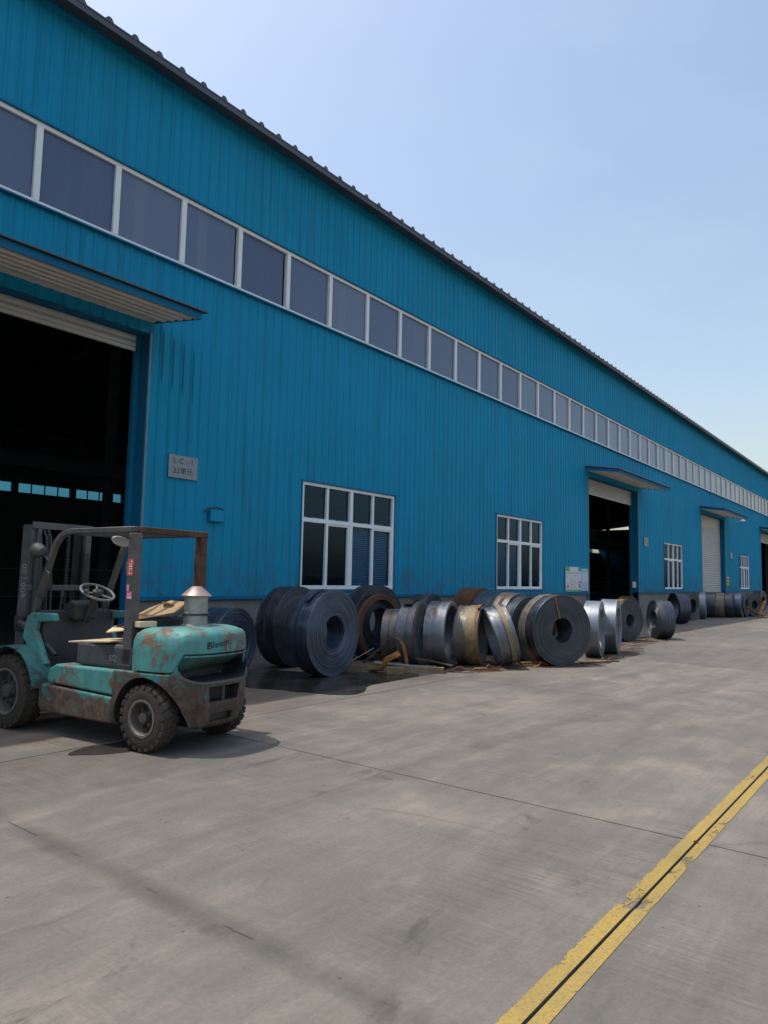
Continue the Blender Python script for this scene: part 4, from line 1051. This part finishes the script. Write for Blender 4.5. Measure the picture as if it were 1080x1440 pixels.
c2.matrix_world = FM @ Matrix.Translation((.42,.06,.89)) @ Matrix.Rotation(R(4), 4, 'Y') @ Matrix.Rotation(R(-8), 4, 'Z')
CB1.matrix_world = FM
c3.matrix_world = FM @ Matrix.Translation((.20,.26,1.03)) @ Matrix.Rotation(R(75), 4, 'Z')
ov = MB(); ov.lathe([(.0,0),(.075,0),(.075,.002),(0,.002)], 24, False, Matrix.Translation((.24,.03,1.212)) @ Matrix.Rotation(R(24), 4, 'X') @ Matrix.Rotation(R(2), 4, 'Y') @ Matrix.Diagonal((.8,1,1,1)))
ov.build('pale_oval', CARDL, CB1)
rg = bmesh.new(); bmesh.ops.create_icosphere(rg, subdivisions=4, radius=1)
rn = random.Random(3)
from mathutils import noise as mnoise
for v in rg.verts:
    d = mnoise.fractal(v.co*2.3, 1.0, 2.0, 4); v.co = v.co*(1+.35*d)
    v.co.x *= .20; v.co.y *= .24; v.co.z = max(-.05, v.co.z*.09)
me = bpy.data.meshes.new('rag_bundle'); rg.to_mesh(me); rg.free(); me.materials.append(RAG)
rb = link('rag_bundle', me); rb.matrix_world = FM @ Matrix.Translation((.55,.05,.965)); tag(rb, 'dark rag bundle lying on the forklift seat base', 'rags')
c4 = MB().box(0,.30,0,.20,0,.01).build('cardboard_scrap', CARDL); tag(c4, 'torn cardboard scrap on top of the rag bundle', 'cardboard')
c4.matrix_world = FM @ Matrix.Translation((.45,.10,1.035)) @ Matrix.Rotation(R(-14), 4, 'X') @ Matrix.Rotation(R(30), 4, 'Z')
# ------------------------------------------------------------------ signs and wall fittings
SIGNM = flat('sign_plate', (.24,.27,.285), .45, .3, .5, .12, 6)
INKD = flat('sign_ink', (.02,.022,.03), .6)
WALLM = Matrix(((1,0,0),(0,0,-1),(0,1,0))).to_4x4()
def wtext(s, size, x, z, y, mat, parent, sx=1):
    t = text(s, 'lettering', size, mat, parent); t.matrix_world = Matrix.Translation((x, y, z)) @ WALLM @ Matrix.Diagonal((sx,1,1,1)); return t
S1 = MB().box(6.85, 7.42, WY-.045, WY-.03, 3.065, 3.44).build('wall_sign', SIGNM); tag(S1, 'small grey plate sign reading LC-1 right of the near door', 'sign')
wtext('L C - 1', .125, 7.135, 3.345, WY-.0465, INKD, S1, 1.15); wtext('22单元', .12, 7.135, 3.18, WY-.0465, INKD, S1, 1.1)
for q, (x, lab) in enumerate(((30.6, 'small pale plate sign right of the second doorway'), (46.6, 'small pale plate sign right of the third doorway'))):
    s = MB().box(x, x+.57, WY-.045, WY-.03, 3.065, 3.44).build('wall_sign', SIGNM); tag(s, lab, 'sign')
# notice board
NB = MB().box(22.48, 23.80, WY-.05, WY-.032, 1.16, 2.0).build('notice_board', flat('notice_paper', (.66,.68,.70), .5, 0, .5, .06, 4)); tag(NB, 'printed notice board with green borders left of the second doorway', 'notice board')
GRN = flat('notice_green', (.10,.40,.25), .5); RED = flat('notice_red', (.45,.10,.16), .5); GRY = flat('notice_grey', (.35,.37,.42), .6)
MB().box(22.48, 23.80, WY-.0525, WY-.0505, 1.16, 1.24).build('border', GRN, NB); MB().box(22.48, 22.82, WY-.0525, WY-.0505, 1.85, 2.0).build('border', GRN, NB); MB().box(23.52, 23.80, WY-.0525, WY-.0505, 1.86, 2.0).build('border', GRN, NB)
MB().box(22.56, 23.72, WY-.0525, WY-.0505, 1.78, 1.81).build('heading', GRY, NB)
rnd = random.Random(4)
for c in range(4):
    for r in range(9):
        if rnd.random() < .75:
            MB().box(22.56+c*.3, 22.56+c*.3+rnd.uniform(.12,.25), WY-.0525, WY-.0505, 1.70-r*.05, 1.715-r*.05).build('text_line', GRY if rnd.random() < .7 else RED, NB)
for (a, b, z0, z1) in ((22.58,22.72,1.28,1.38),(23.58,23.72,1.28,1.42),(23.60,23.74,1.45,1.52)):
    MB().box(a, b, WY-.0545, WY-.0527, z0, z1).build('picture', RED, NB)
PO = MB().box(23.83, 24.42, WY-.05, WY-.034, 1.18, 1.96).build('poster', flat('sky_poster', (.36,.52,.68), .5, 0, .5, .35, 2)); tag(PO, 'pale blue poster between the notice board and the second doorway', 'poster')
MB().box(23.86, 24.35, WY-.052, WY-.0503, 1.5, 1.8).build('panel', flat('poster_panel', (.60,.60,.66), .5, 0, .5, .1, 4), PO)
YS = MB().box(45.52, 46.05, WY-.05, WY-.034, 1.45, 1.98).build('warning_sign', flat('warning_yellow', (.55,.42,.06), .5, 0, .5, .1, 6)); tag(YS, 'yellow square warning sign beside the third shutter', 'sign')
for z_ in (1.60, 1.78): MB().box(45.60, 45.97, WY-.0525, WY-.0503, z_, z_+.06).build('dark_row', INKD, YS)
# wall lamp
LP = empty('wall_lamp', (48.4, WY, 5.4)); tag(LP, 'small white lamp high on the wall right of the third doorway', 'lamp')
MB().tube([(0,0,0),(0,-.35,.08)], .025, 8).build('arm', ALU, LP); MB().lathe([(.05,.12),(.10,.10),(.17,0),(.15,-.02),(0,-.02)], 20, False, Matrix.Translation((0,-.42,.05))).build('shade', WHITE, LP, 40)
# small box with a cable on the near wall
JB = MB().box(7.70, 7.99, WY-.10, WY-.025, 2.40, 2.60).build('junction_box', BLUE, None, None, .012); tag(JB, 'small blue junction box with a black cable on the wall above the forklift', 'junction box')
wl = MB(); wl.tube([(7.60,WY-.04,2.55),(7.68,WY-.07,2.625),(7.82,WY-.08,2.645),(7.95,WY-.07,2.635),(8.012,WY-.05,2.58),(8.02,WY-.045,2.50),(8.015,WY-.04,2.42)], .013, 6); wl.build('cable', BLACKP, JB)
# downpipe brackets / hasp by second doorway
bx = MB(); bx.box(29.75, 29.93, WY+.1, WY+.2, 1.3, 1.55); o = bx.build('switch_box', WHITE, None, None, .01); tag(o, 'small white switch box inside the second doorway jamb', 'switch box')
# litter on the yard
rn = random.Random(9)
LIT = [(4.52,1.17,'crumbled concrete chip where the yellow line crosses the joint')]
for (x, y, lab) in LIT:
    b = bmesh.new(); bmesh.ops.create_icosphere(b, subdivisions=2, radius=.011)
    for v in b.verts: v.co += Vector((rn.uniform(-.005,.005) for _ in range(3))); v.co.z *= .6
    me = bpy.data.meshes.new('pebble'); b.to_mesh(me); b.free(); me.materials.append(BROWN if 'pale' not in lab else CHALK)
    tag(link('pebble', me, None, 0, (x, y, .008)), lab, 'pebble')
